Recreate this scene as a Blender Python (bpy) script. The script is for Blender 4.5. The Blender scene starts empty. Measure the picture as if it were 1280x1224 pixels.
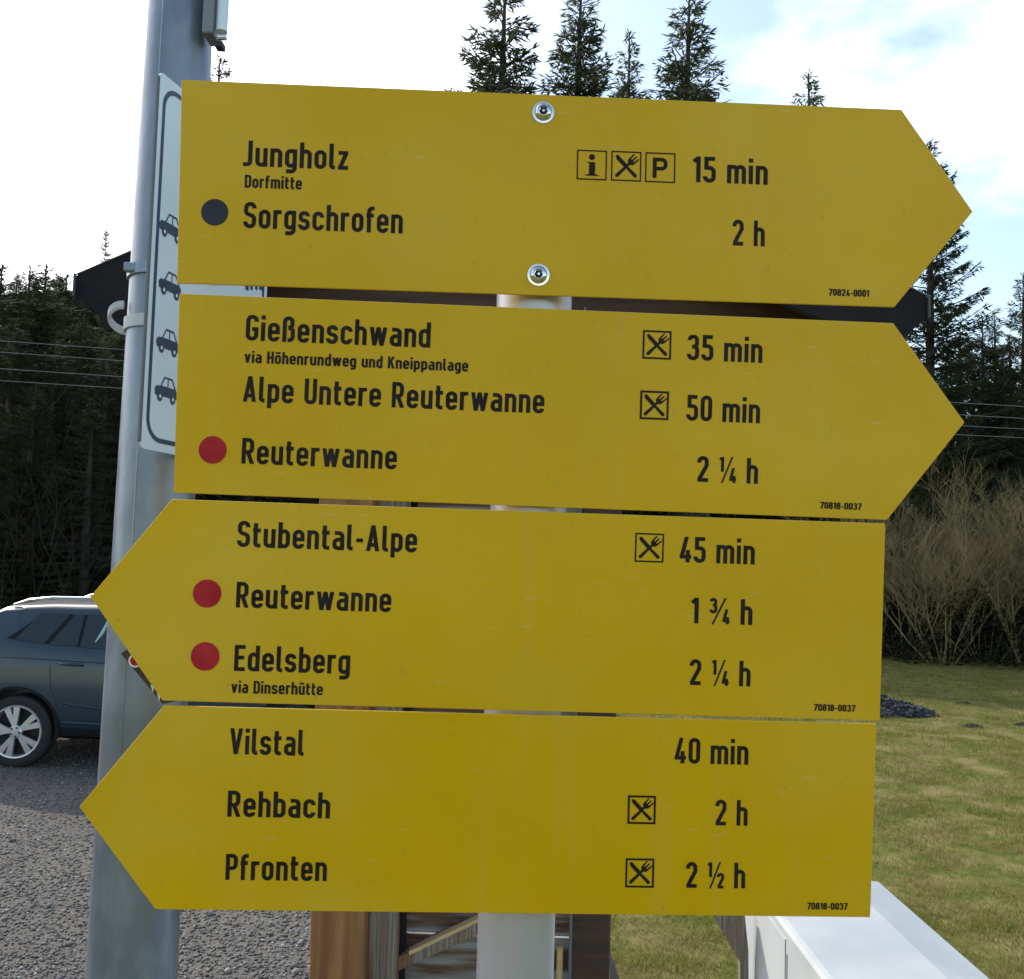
import bpy, math, random
import numpy as np
from mathutils import Vector, Matrix, noise as mnoise
rnd = random.Random(7)
S = bpy.context.scene
COL = S.collection
# ------------------------------------------------------------------ camera
F = 1200.0                      # focal length in photo pixels (photo 1280 x 1224)
PITCH = math.atan(88/F); ROLL = 0.030; CAMZ = 2.1
fwd = Vector((0, math.cos(PITCH), math.sin(PITCH)))
up0 = Vector((0, -math.sin(PITCH), math.cos(PITCH)))
rt0 = Vector((1, 0, 0))
cr = rt0*math.cos(ROLL) + up0*math.sin(ROLL)
cu = up0*math.cos(ROLL) - rt0*math.sin(ROLL)
CAM = Vector((0, 0, CAMZ))
cam_d = bpy.data.cameras.new('camera'); cam = bpy.data.objects.new('camera', cam_d); COL.objects.link(cam)
cam_d.sensor_width = 36; cam_d.lens = 36*F/1280; cam_d.clip_start = 0.05; cam_d.clip_end = 2000
m = Matrix.Identity(4)
for i in range(3):
    m[i][0] = cr[i]; m[i][1] = cu[i]; m[i][2] = -fwd[i]
m.translation = CAM
cam.matrix_world = m
S.camera = cam
# ------------------------------------------------------------------ light
SUN = Vector((-0.56, 0.62, 0.55)).normalized()
sd = bpy.data.lights.new('sun', 'SUN'); sd.energy = 2.7; sd.angle = math.radians(0.5); sd.color = (1, .92, .78)
so = bpy.data.objects.new('sun', sd); COL.objects.link(so)
so.rotation_euler = (-SUN).to_track_quat('-Z', 'Y').to_euler(); so.location = (-20, 20, 30)
w = bpy.data.worlds.new('World'); S.world = w; w.use_nodes = True
N = w.node_tree.nodes; L = w.node_tree.links
for n in list(N): N.remove(n)
out = N.new('ShaderNodeOutputWorld'); bg = N.new('ShaderNodeBackground'); L.new(bg.outputs[0], out.inputs[0])
bg.inputs[1].default_value = 0.15
sky = N.new('ShaderNodeTexSky'); sky.sky_type = 'NISHITA'; sky.sun_disc = False
sky.sun_elevation = math.asin(SUN.z); sky.sun_rotation = math.atan2(SUN.x, SUN.y)
sky.air_density = 1.0; sky.dust_density = 1.2; sky.ozone_density = 1.0
tc = N.new('ShaderNodeTexCoord')
def wn(t, **k):
    n = N.new(t)
    for a, b in k.items(): setattr(n, a, b)
    return n
# clouds: noise on the view direction; bright where they scatter the sun forward
mp = wn('ShaderNodeMapping'); mp.inputs['Scale'].default_value = (1.6, 1.6, 3.2); mp.inputs['Location'].default_value = (2.05, .4, 1.9)
L.new(tc.outputs['Generated'], mp.inputs[0])
nz = wn('ShaderNodeTexNoise'); nz.inputs['Scale'].default_value = 1.5; nz.inputs['Detail'].default_value = 7; nz.inputs['Roughness'].default_value = .55
L.new(mp.outputs[0], nz.inputs[0])
dt = wn('ShaderNodeVectorMath', operation='DOT_PRODUCT'); L.new(tc.outputs['Generated'], dt.inputs[0]); dt.inputs[1].default_value = SUN
glow = wn('ShaderNodeMapRange'); glow.interpolation_type = 'SMOOTHSTEP'
glow.inputs['From Min'].default_value = -.2; glow.inputs['From Max'].default_value = 1.0
L.new(dt.outputs['Value'], glow.inputs['Value'])
sm = wn('ShaderNodeMath', operation='MULTIPLY_ADD'); L.new(glow.outputs[0], sm.inputs[0]); sm.inputs[1].default_value = .60; L.new(nz.outputs['Fac'], sm.inputs[2])
cr_ = wn('ShaderNodeMapRange'); cr_.interpolation_type = 'SMOOTHSTEP'
cr_.inputs['From Min'].default_value = .90; cr_.inputs['From Max'].default_value = 1.15
L.new(sm.outputs[0], cr_.inputs['Value'])
br = wn('ShaderNodeMath', operation='MULTIPLY_ADD'); L.new(glow.outputs[0], br.inputs[0]); br.inputs[1].default_value = 8.0; br.inputs[2].default_value = 4.2
cc = wn('ShaderNodeCombineColor')
bb = wn('ShaderNodeMath', operation='MULTIPLY'); L.new(br.outputs[0], bb.inputs[0]); bb.inputs[1].default_value = 1.05
L.new(br.outputs[0], cc.inputs[0]); L.new(br.outputs[0], cc.inputs[1]); L.new(bb.outputs[0], cc.inputs[2])
skm = wn('ShaderNodeMix', data_type='RGBA', blend_type='MULTIPLY'); skm.inputs['Factor'].default_value = 1
L.new(sky.outputs[0], skm.inputs[6]); skm.inputs[7].default_value = (1.36, 1.30, 1.15, 1)
mx = wn('ShaderNodeMix', data_type='RGBA'); L.new(cr_.outputs[0], mx.inputs['Factor']); L.new(skm.outputs[2], mx.inputs[6]); L.new(cc.outputs[0], mx.inputs[7])
L.new(mx.outputs[2], bg.inputs[0])
S.view_settings.view_transform = 'Standard'; S.view_settings.look = 'None'; S.view_settings.gamma = 1
S.view_settings.exposure = 0.7
S.view_settings.use_curve_mapping = False

# ------------------------------------------------------------------ helpers
def ray(px, py): return fwd*F + cr*(px-640) - cu*(py-612)
def W(px, py, Y):                       # photo pixel -> world point at distance Y
    r = ray(px, py); return CAM + r*(Y/r.y)
def G(px, py, z=0.0):                   # photo pixel -> point on the level z
    r = ray(px, py); return CAM + r*((z-CAMZ)/r.z)
PN = Vector((-.035, 1, .035)).normalized()       # the plates' plane
PP = Vector((0, .96, CAMZ))
def PL(px, py, off=0.0):
    r = ray(px, py); p0 = PP + PN*off
    return CAM + r*((p0-CAM).dot(PN)/r.dot(PN))

def mat(name, base, rough=.6, metal=0, c2=None, scale=5, detail=4, stretch=None, bump=0, bscale=40, coat=0, spec=.5, contrast=(.35, .65), rvar=0, trans=0, c3=None, c3scale=1.0):
    m = bpy.data.materials.new(name); m.use_nodes = True
    n = m.node_tree.nodes; l = m.node_tree.links; b = n['Principled BSDF']
    b.inputs['Base Color'].default_value = (*base, 1); b.inputs['Roughness'].default_value = rough; b.inputs['Metallic'].default_value = metal
    b.inputs['Coat Weight'].default_value = coat; b.inputs['Coat Roughness'].default_value = .08
    b.inputs['Specular IOR Level'].default_value = spec
    t = n.new('ShaderNodeTexCoord'); mpp = n.new('ShaderNodeMapping'); l.new(t.outputs['Object'], mpp.inputs[0])
    if stretch: mpp.inputs['Scale'].default_value = stretch
    if c2:
        a = n.new('ShaderNodeTexNoise'); a.inputs['Scale'].default_value = scale; a.inputs['Detail'].default_value = detail
        l.new(mpp.outputs[0], a.inputs[0])
        r = n.new('ShaderNodeValToRGB'); r.color_ramp.elements[0].position = contrast[0]; r.color_ramp.elements[1].position = contrast[1]
        r.color_ramp.elements[0].color = (*base, 1); r.color_ramp.elements[1].color = (*c2, 1)
        l.new(a.outputs['Fac'], r.inputs[0])
        src = r.outputs[0]
        if c3:
            a3 = n.new('ShaderNodeTexNoise'); a3.inputs['Scale'].default_value = c3scale; a3.inputs['Detail'].default_value = 5
            l.new(mpp.outputs[0], a3.inputs[0])
            mr = n.new('ShaderNodeMapRange'); mr.inputs['From Min'].default_value = .45; mr.inputs['From Max'].default_value = .62
            l.new(a3.outputs['Fac'], mr.inputs['Value'])
            mi = n.new('ShaderNodeMix'); mi.data_type = 'RGBA'; l.new(mr.outputs[0], mi.inputs['Factor'])
            l.new(src, mi.inputs[6]); mi.inputs[7].default_value = (*c3, 1); src = mi.outputs[2]
        l.new(src, b.inputs['Base Color'])
        if rvar:
            q = n.new('ShaderNodeMapRange'); q.inputs['To Min'].default_value = rough-rvar; q.inputs['To Max'].default_value = rough+rvar
            l.new(a.outputs['Fac'], q.inputs['Value']); l.new(q.outputs[0], b.inputs['Roughness'])
    if bump:
        a2 = n.new('ShaderNodeTexNoise'); a2.inputs['Scale'].default_value = bscale; a2.inputs['Detail'].default_value = 5
        l.new(mpp.outputs[0], a2.inputs[0])
        bp = n.new('ShaderNodeBump'); bp.inputs['Strength'].default_value = bump; bp.inputs['Distance'].default_value = .01
        l.new(a2.outputs['Fac'], bp.inputs['Height']); l.new(bp.outputs[0], b.inputs['Normal'])
    if trans:
        tr = n.new('ShaderNodeBsdfTranslucent'); ms = n.new('ShaderNodeMixShader'); ms.inputs[0].default_value = trans
        if c2: l.new(src, tr.inputs[0])
        else: tr.inputs[0].default_value = (*base, 1)
        l.new(b.outputs[0], ms.inputs[1]); l.new(tr.outputs[0], ms.inputs[2]); l.new(ms.outputs[0], n['Material Output'].inputs[0])
    return m
def yellow():
    m = bpy.data.materials.new('yellow_sign_sheet'); m.use_nodes = True; n = m.node_tree.nodes; l = m.node_tree.links; b = n['Principled BSDF']
    b.inputs['Specular IOR Level'].default_value = .22; b.inputs['Coat Weight'].default_value = 0
    geo = n.new('ShaderNodeNewGeometry')
    def nz_(sc, det, st=(1, 1, 1), lo=.35, hi=.7, rough=.5):
        mp_ = n.new('ShaderNodeMapping'); mp_.inputs['Scale'].default_value = st; l.new(geo.outputs['Position'], mp_.inputs[0])
        a = n.new('ShaderNodeTexNoise'); a.inputs['Scale'].default_value = sc; a.inputs['Detail'].default_value = det; a.inputs['Roughness'].default_value = rough
        l.new(mp_.outputs[0], a.inputs[0]); r = n.new('ShaderNodeMapRange'); r.inputs['From Min'].default_value = lo; r.inputs['From Max'].default_value = hi
        l.new(a.outputs['Fac'], r.inputs['Value']); return r.outputs[0]
    col = None
    def mixc(fac, amt, c, prev):
        k = n.new('ShaderNodeMath'); k.operation = 'MULTIPLY'; l.new(fac, k.inputs[0]); k.inputs[1].default_value = amt
        x = n.new('ShaderNodeMix'); x.data_type = 'RGBA'; l.new(k.outputs[0], x.inputs['Factor'])
        if isinstance(prev, tuple): x.inputs[6].default_value = (*prev, 1)
        else: l.new(prev, x.inputs[6])
        x.inputs[7].default_value = (*c, 1); return x.outputs[2]
    col = mixc(nz_(4, 5), 1, (.70, .412, .002), (.64, .374, .001))
    col = mixc(nz_(2.6, 4, (1, 1, 1.3), .50, .72), .40, (.70, .48, .07), col)        # pale smears: dirt, with reflected glare painted into the yellow
    col = mixc(nz_(14, 5, (3.2, 1, .22), .56, .80), .13, (.66, .46, .12), col)       # rain streaks
    col = mixc(nz_(160, 3, (1, 1, .7), .67, .74), .35, (.40, .27, .05), col)         # specks of dirt
    col = mixc(nz_(70, 4, (.5, 1, 2.2), .68, .78), .30, (.75, .60, .25), col)        # small scuffs
    l.new(col, b.inputs['Base Color'])
    r = nz_(5, 6, (1, 1, 1), .3, .7); q = n.new('ShaderNodeMapRange'); q.inputs['To Min'].default_value = .24; q.inputs['To Max'].default_value = .50
    l.new(r, q.inputs['Value']); l.new(q.outputs[0], b.inputs['Roughness'])
    bp = n.new('ShaderNodeBump'); bp.inputs['Strength'].default_value = .10; bp.inputs['Distance'].default_value = .01; l.new(nz_(5, 3), bp.inputs['Height']); l.new(bp.outputs[0], b.inputs['Normal'])
    return m
M = {}
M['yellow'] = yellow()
M['alu'] = mat('aluminium', (.55, .55, .55), .35, 1, c2=(.7, .7, .68), scale=20)
M['ink'] = mat('black_print', (.018, .012, .012), .6, spec=.12, c2=(.026, .021, .02), scale=30)
M['inkdot'] = mat('dark_dot_print', (.035, .035, .05), .55, spec=.15, c2=(.045, .045, .06), scale=30)
M['red'] = mat('red_print', (.36, .012, .024), .5, spec=.15, c2=(.5, .03, .035), scale=25)
M['galv'] = mat('galvanised_steel', (.19, .23, .29), .40, .5, c2=(.28, .33, .40), scale=26, detail=9, stretch=(1, 1, .45), rvar=.12, bump=.08, bscale=60, contrast=(.42, .60), c3=(.17, .20, .24), c3scale=3)
M['post'] = mat('post_steel', (.44, .43, .47), .36, .4, c2=(.54, .53, .57), scale=9, stretch=(1, 1, .2), rvar=.1, c3=(.42, .44, .50), c3scale=4)
M['chrome'] = mat('bright_steel', (.62, .62, .64), .16, 1, c2=(.7, .7, .7), scale=60)
M['dark'] = mat('dark_recess', (.012, .012, .015), .6)
M['white'] = mat('white_reflective_sheet', (.66, .78, .90), .35, c2=(.70, .82, .93), scale=12, coat=.2)
M['navy'] = mat('navy_print', (.035, .055, .10), .5, c2=(.05, .075, .13), scale=30)
M['backing'] = mat('sign_back', (.20, .22, .24), .5, .4)
M['roofdark'] = mat('dark_stained_board', (.009, .010, .014), .7, c2=(.018, .014, .015), scale=6, stretch=(1, 1, 6), bump=.2, spec=.2)
M['roofedge'] = mat('zinc_edging', (.12, .14, .155), .6, .2)
M['browndark'] = mat('dark_brown_timber', (.035, .018, .012), .7, c2=(.07, .036, .021), scale=5, stretch=(.6, 4, 9), bump=.3)
M['orange'] = mat('stained_orange_timber', (.26, .115, .040), .65, c2=(.36, .175, .068), scale=5, stretch=(9, 9, .8), detail=10, bump=.25, c3=(.20, .085, .03), c3scale=3)
M['grey_wood'] = mat('weathered_timber', (.16, .125, .095), .8, c2=(.34, .30, .26), scale=9, stretch=(24, 24, .6), detail=8, bump=.6, bscale=30, c3=(.20, .10, .05), c3scale=2)
M['plank'] = mat('weathered_plank', (.10, .055, .035), .8, c2=(.19, .11, .07), scale=5, stretch=(.5, 5, 7), detail=9, bump=.6, bscale=20, c3=(.34, .34, .35), c3scale=5)
M['yellow_wood'] = mat('pale_and_lit_timber', (.50, .34, .16), .6, c2=(.62, .45, .24), scale=8, stretch=(1, 8, 8))
M['painted'] = mat('white_painted_metal', (.42, .45, .475), .50, c2=(.49, .52, .54), scale=3.5, detail=8, coat=0, spec=.3, bump=.03, bscale=25, rvar=.1, c3=(.38, .42, .45), c3scale=2.4)
M['bark'] = mat('bark', (.030, .023, .018), .9, c2=(.06, .046, .036), scale=8, stretch=(1, 1, .3), bump=.5)
M['needle'] = mat('spruce_needles', (.017, .029, .010), .8, c2=(.044, .060, .020), scale=1.2, detail=4, trans=.2, spec=.2)
M['needle2'] = mat('spruce_needles_light', (.022, .035, .012), .8, c2=(.050, .062, .022), scale=.9, detail=4, trans=.2, spec=.2)
M['needle3'] = mat('spruce_needles_hazed', (.050, .066, .034), .8, c2=(.11, .125, .065), scale=.9, detail=4, trans=.3, spec=.2)  # paler and greyer: glare over the treetops mixed into the needle colour
M['twig'] = mat('pale_twigs', (.16, .12, .055), .8, c2=(.34, .255, .115), scale=1.1, contrast=(.3, .7))
M['twig2'] = mat('grey_twigs', (.020, .018, .013), .9, spec=.1, c2=(.042, .038, .028), scale=1.5)
M['under'] = mat('undergrowth_leaves', (.012, .016, .008), .9, c2=(.030, .031, .015), scale=.8, trans=.1, spec=.1)
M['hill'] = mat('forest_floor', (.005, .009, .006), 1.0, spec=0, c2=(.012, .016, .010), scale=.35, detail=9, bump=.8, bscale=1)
M['grass'] = mat('grass_ground', (.078, .092, .020), 1.0, spec=.05, c2=(.145, .145, .042), scale=5.5, detail=9, bump=.5, bscale=30, c3=(.20, .165, .07), c3scale=2.2)
M['blade'] = mat('grass_blades', (.14, .16, .028), .8, spec=.15, c2=(.24, .245, .062), scale=6.5, detail=9, trans=.4, c3=(.29, .235, .095), c3scale=2.6)
M['gravel'] = mat('gravel_ground', (.095, .085, .074), .95, spec=.1, c2=(.175, .157, .138), scale=70, detail=8, bump=.5, bscale=70, c3=(.11, .10, .092), c3scale=.8)
M['soil'] = mat('dark_soil', (.022, .024, .030), .9, c2=(.06, .06, .065), scale=9, detail=8, bump=.6)
M['paint'] = mat('blue_car_paint', (.007, .026, .044), .30, 0, c2=(.009, .030, .050), scale=3, coat=.6)
M['glass'] = mat('car_glass', (.005, .010, .014), .05, 0, spec=.6)
M['rubber'] = mat('rubber', (.012, .012, .013), .8, c2=(.02, .02, .02), scale=20)
M['plastic'] = mat('black_plastic', (.010, .011, .013), .7, spec=.2)
M['rim'] = mat('alloy', (.60, .62, .66), .3, .7)
M['wire'] = mat('cable', (.22, .24, .25), .7)
M['lens'] = mat('red_lamp', (.35, .01, .01), .2, coat=1)
M['skinwhite'] = mat('pale_reflector', (.35, .55, .50), .4)
def stone_mat():
    m = mat('gravel_stones', (.15, .145, .145), .85)
    n = m.node_tree.nodes; l = m.node_tree.links
    a = n.new('ShaderNodeAttribute'); a.attribute_name = 'tint'
    l.new(a.outputs['Color'], n['Principled BSDF'].inputs['Base Color'])
    return m
M['stone'] = stone_mat()

def wloc(o):
    v = Vector((0, 0, 0))
    while o: v += Vector(o.location); o = o.parent
    return v
def tag(o, label=None, cat=None, group=None, kind=None):
    if label: o['label'] = label
    if cat: o['category'] = cat
    if group: o['group'] = group
    if kind: o['kind'] = kind
    return o
def thing(name, label, cat, loc=(0, 0, 0), group=None):
    o = bpy.data.objects.new(name, None); COL.objects.link(o); o.location = loc; o.empty_display_size = .1
    return tag(o, label, cat, group)
class MB:
    def __init__(s): s.v = []; s.f = []
    def add(s, vs, fs):
        k = len(s.v); s.v += [tuple(x) for x in vs]; s.f += [tuple(i+k for i in f) for f in fs]; return s
    def box(s, c, sx, sy, sz, R=None, taper=1.0):
        vs = []
        for z in (-1, 1):
            t = taper if z > 0 else 1
            for y in (-1, 1):
                for x in (-1, 1):
                    p = Vector((x*sx/2*t, y*sy/2*t, z*sz/2))
                    if R is not None: p = R @ p
                    vs.append(Vector(c)+p)
        return s.add(vs, [(0, 2, 3, 1), (4, 5, 7, 6), (0, 1, 5, 4), (2, 6, 7, 3), (0, 4, 6, 2), (1, 3, 7, 5)])
    def beam(s, a, b, wx, wz, upv=Vector((0, 0, 1))):     # rectangular bar from a to b
        a = Vector(a); b = Vector(b); d = (b-a).normalized(); sd_ = d.cross(upv).normalized(); u = sd_.cross(d)
        vs = []
        for p in (a, b):
            for i, j in ((-1, -1), (1, -1), (1, 1), (-1, 1)): vs.append(p+sd_*(i*wx/2)+u*(j*wz/2))
        return s.add(vs, [(0, 3, 2, 1), (4, 5, 6, 7), (0, 1, 5, 4), (1, 2, 6, 5), (2, 3, 7, 6), (3, 0, 4, 7)])
    def tube(s, pts, rs, n=8, cap=True):
        pts = [Vector(p) for p in pts]
        if not hasattr(rs, '__len__'): rs = [rs]*len(pts)
        k = len(s.v); prev = None
        for i, p in enumerate(pts):
            d = (pts[min(i+1, len(pts)-1)]-pts[max(i-1, 0)]).normalized()
            if prev is None:
                a = Vector((0, 0, 1)) if abs(d.z) < .9 else Vector((1, 0, 0)); u = d.cross(a).normalized()
            else: u = (prev-d*prev.dot(d)).normalized()
            prev = u; v = d.cross(u)
            for j in range(n):
                t = 2*math.pi*j/n; s.v.append(tuple(p+(u*math.cos(t)+v*math.sin(t))*rs[i]))
        for i in range(len(pts)-1):
            for j in range(n):
                a = k+i*n+j; b = k+i*n+(j+1) % n; s.f.append((a, b, b+n, a+n))
        if cap:
            s.f.append(tuple(k+j for j in range(n))[::-1]); s.f.append(tuple(k+(len(pts)-1)*n+j for j in range(n)))
        return s
    def prism(s, poly, off):                              # 3D polygon extruded by the vector off
        n = len(poly); poly = [Vector(p) for p in poly]; off = Vector(off)
        return s.add(poly+[p+off for p in poly], [tuple(range(n)), tuple(range(2*n-1, n-1, -1))]+[((i+1) % n, i, n+i, n+(i+1) % n) for i in range(n)])
    def lathe(s, prof, c, ax, n=24):                      # prof: (radius, along axis)
        ax = Vector(ax).normalized(); c = Vector(c)
        a = Vector((0, 0, 1)) if abs(ax.z) < .9 else Vector((1, 0, 0)); u = ax.cross(a).normalized(); v = ax.cross(u); k = len(s.v)
        for r, h in prof:
            for j in range(n):
                t = 2*math.pi*j/n; s.v.append(tuple(c+ax*h+(u*math.cos(t)+v*math.sin(t))*r))
        for i in range(len(prof)-1):
            for j in range(n):
                p = k+i*n+j; q = k+i*n+(j+1) % n; s.f.append((p, q, q+n, p+n))
        return s
    def build(s, name, m_, parent=None, smooth=False, bevel=0, label=None, kind=None):
        me = bpy.data.meshes.new(name); o_ = wloc(parent) if parent else Vector((0, 0, 0))
        me.from_pydata([(x-o_.x, y-o_.y, z-o_.z) for x, y, z in s.v], [], s.f); me.update()
        me.materials.append(m_)
        if smooth:
            me.polygons.foreach_set('use_smooth', [True]*len(me.polygons))
            me.set_sharp_from_angle(angle=math.radians(42))
        o = bpy.data.objects.new(name, me); COL.objects.link(o)
        if parent: o.parent = parent
        if bevel:
            b = o.modifiers.new('bevel', 'BEVEL'); b.width = bevel; b.segments = 2; b.limit_method = 'ANGLE'
        if label: o['label'] = label
        if kind: o['kind'] = kind
        return o
def npmesh(name, verts, faces, m_, smooth=False, tint=None):
    me = bpy.data.meshes.new(name); k = faces.shape[1]
    me.vertices.add(len(verts)); me.vertices.foreach_set('co', verts.astype(np.float32).ravel())
    me.loops.add(faces.size); me.loops.foreach_set('vertex_index', faces.astype(np.int32).ravel())
    me.polygons.add(len(faces)); me.polygons.foreach_set('loop_start', np.arange(0, faces.size, k, dtype=np.int32))
    me.update(calc_edges=True)
    if tint is not None:
        a = me.color_attributes.new('tint', 'FLOAT_COLOR', 'POINT'); a.data.foreach_set('color', tint.astype(np.float32).ravel())
    me.materials.append(m_)
    return me
def obj(name, me, parent=None, loc=(0, 0, 0)):
    o = bpy.data.objects.new(name, me); COL.objects.link(o); o.location = loc
    if parent: o.parent = parent
    return o
R_ = np.random.default_rng(5)

# ================================================================== SETTING
def ground_grid(name, x0, x1, y0, y1, nx, ny, zf, m_):
    xs = np.linspace(x0, x1, nx); ys = np.linspace(y0, y1, ny); X, Y = np.meshgrid(xs, ys)
    Z = np.vectorize(zf)(X, Y); v = np.stack([X, Y, Z], -1).reshape(-1, 3)
    i = np.arange(nx-1)[None, :]+np.arange(ny-1)[:, None]*nx
    f = np.stack([i, i+1, i+1+nx, i+nx], -1).reshape(-1, 4)
    me = npmesh(name, v, f, m_); o = obj(name, me); me.polygons.foreach_set('use_smooth', [True]*len(me.polygons))
    o['kind'] = 'structure'; return o
def bumpz(x, y):
    if x < -.6: return 0
    return .014*mnoise.noise(Vector((x*.7, y*.7, 0)))*min(1, max(0, (x+.6)))
ground_grid('meadow_ground', -400, 400, -60, 600, 5, 5, lambda x, y: -.06, M['grass'])
ground_grid('meadow', -.9, 40, .2, 46, 90, 90, bumpz, M['grass'])
def lotedge(y): return -.25+.12*math.sin(y*1.3)+.05*math.sin(y*4.1)
ys = np.linspace(.2, 60, 120)
v = []; f = []
for i, y in enumerate(ys):
    v += [(-60, y, .006), (lotedge(y), y, .006)]
    if i: f.append((2*i-2, 2*i-1, 2*i+1, 2*i))
mb = MB(); mb.add(v, f); o = mb.build('gravel_ground', M['gravel']); o['kind'] = 'structure'
def hillz(x, y):
    t = min(1, max(0, (y-33)/34)); t = t*t*(3-2*t)
    k = 1/(1+math.exp((x+4)/9))
    h = 9.5+10.6*k + 1.6*mnoise.noise(Vector((x*.06, y*.05, 0)))
    return -.2+h*t
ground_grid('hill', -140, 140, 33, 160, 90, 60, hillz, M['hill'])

# loose gravel stones (only where the picture can see them large)
def stones():
    n = 85000
    y = 4.3+(R_.random(n)**1.25)*8.5; xl = -.62*y-.4
    x = xl+(R_.random(n))*(-.35-xl)
    keep = x > -7; x = x[keep]; y = y[keep]; n = len(x)
    s = .0035+.0105*R_.random(n)**2.6; s[R_.random(n) < .012] *= 1.9
    base = np.array([[1, 0, 0], [-1, 0, 0], [0, 1, 0], [0, -1, 0], [0, 0, 1], [0, 0, -1]], float)
    fc = np.array([[0, 2, 4], [2, 1, 4], [1, 3, 4], [3, 0, 4], [2, 0, 5], [1, 2, 5], [3, 1, 5], [0, 3, 5]])
    V = base[None]*(1+.35*(R_.random((n, 6, 1))-.5))*s[:, None, None]
    a = R_.random(n)*6.28; ca, sa = np.cos(a), np.sin(a)
    V = V+(R_.random((n, 6, 3))-.5)*s[:, None, None]*.7
    X = V[..., 0]*ca[:, None]-V[..., 1]*sa[:, None]; Y = V[..., 0]*sa[:, None]+V[..., 1]*ca[:, None]
    V = np.stack([X+x[:, None], Y+y[:, None], V[..., 2]*.6+.006+s[:, None]*.25], -1)
    Fc = fc[None]+np.arange(n)[:, None, None]*6
    g = .080+.13*R_.random(n)**1.8; g[R_.random(n) < .035] = .36
    wmm = (R_.random(n)-.1)*.10
    c = np.stack([g*(1.02+wmm), g, g*(.97-wmm), np.ones(n)], -1); c = np.repeat(c[:, None], 6, 1).reshape(-1, 4)
    o = obj('loose_gravel', npmesh('loose_gravel', V.reshape(-1, 3), Fc.reshape(-1, 3), M['stone'], tint=c))
    tag(o, 'grey crushed gravel stones covering the car park', 'gravel', kind='stuff')
stones()
def grass():
    n = 330000
    y = 3.2+(R_.random(n)**1.5)*20; xr = .62*y+1.0
    x = -.2+R_.random(n)*(xr+.2)
    den = np.array([mnoise.noise(Vector((a*2.6, b*2.6, 3)))+.4*mnoise.noise(Vector((a*.6, b*.6, 8))) for a, b in zip(x[::1], y[::1])])
    keep = R_.random(n) < .62+.7*den; x = x[keep]; y = y[keep]; den = den[keep]; n = len(x)
    h = (.014+.026*R_.random(n))*(1+.8*den)*(1+y*.02); wd = .0016+.0011*y*.28
    a = R_.random(n)*6.28; lx = (R_.random(n)-.5)*1.6*h; ly = (R_.random(n)-.5)*1.6*h
    z = np.array([bumpz(p, q) for p, q in zip(x, y)])
    p0 = np.stack([x-np.cos(a)*wd, y-np.sin(a)*wd, z-.004], -1); p1 = np.stack([x+np.cos(a)*wd, y+np.sin(a)*wd, z-.004], -1)
    p2 = np.stack([x+lx, y+ly, z+h], -1)
    V = np.stack([p0, p1, p2], 1).reshape(-1, 3); Fc = np.arange(n*3).reshape(-1, 3)
    o = obj('grass', npmesh('grass', V, Fc, M['blade'])); tag(o, 'short yellow green winter grass of the meadow', 'grass', kind='stuff')
grass()

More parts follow.
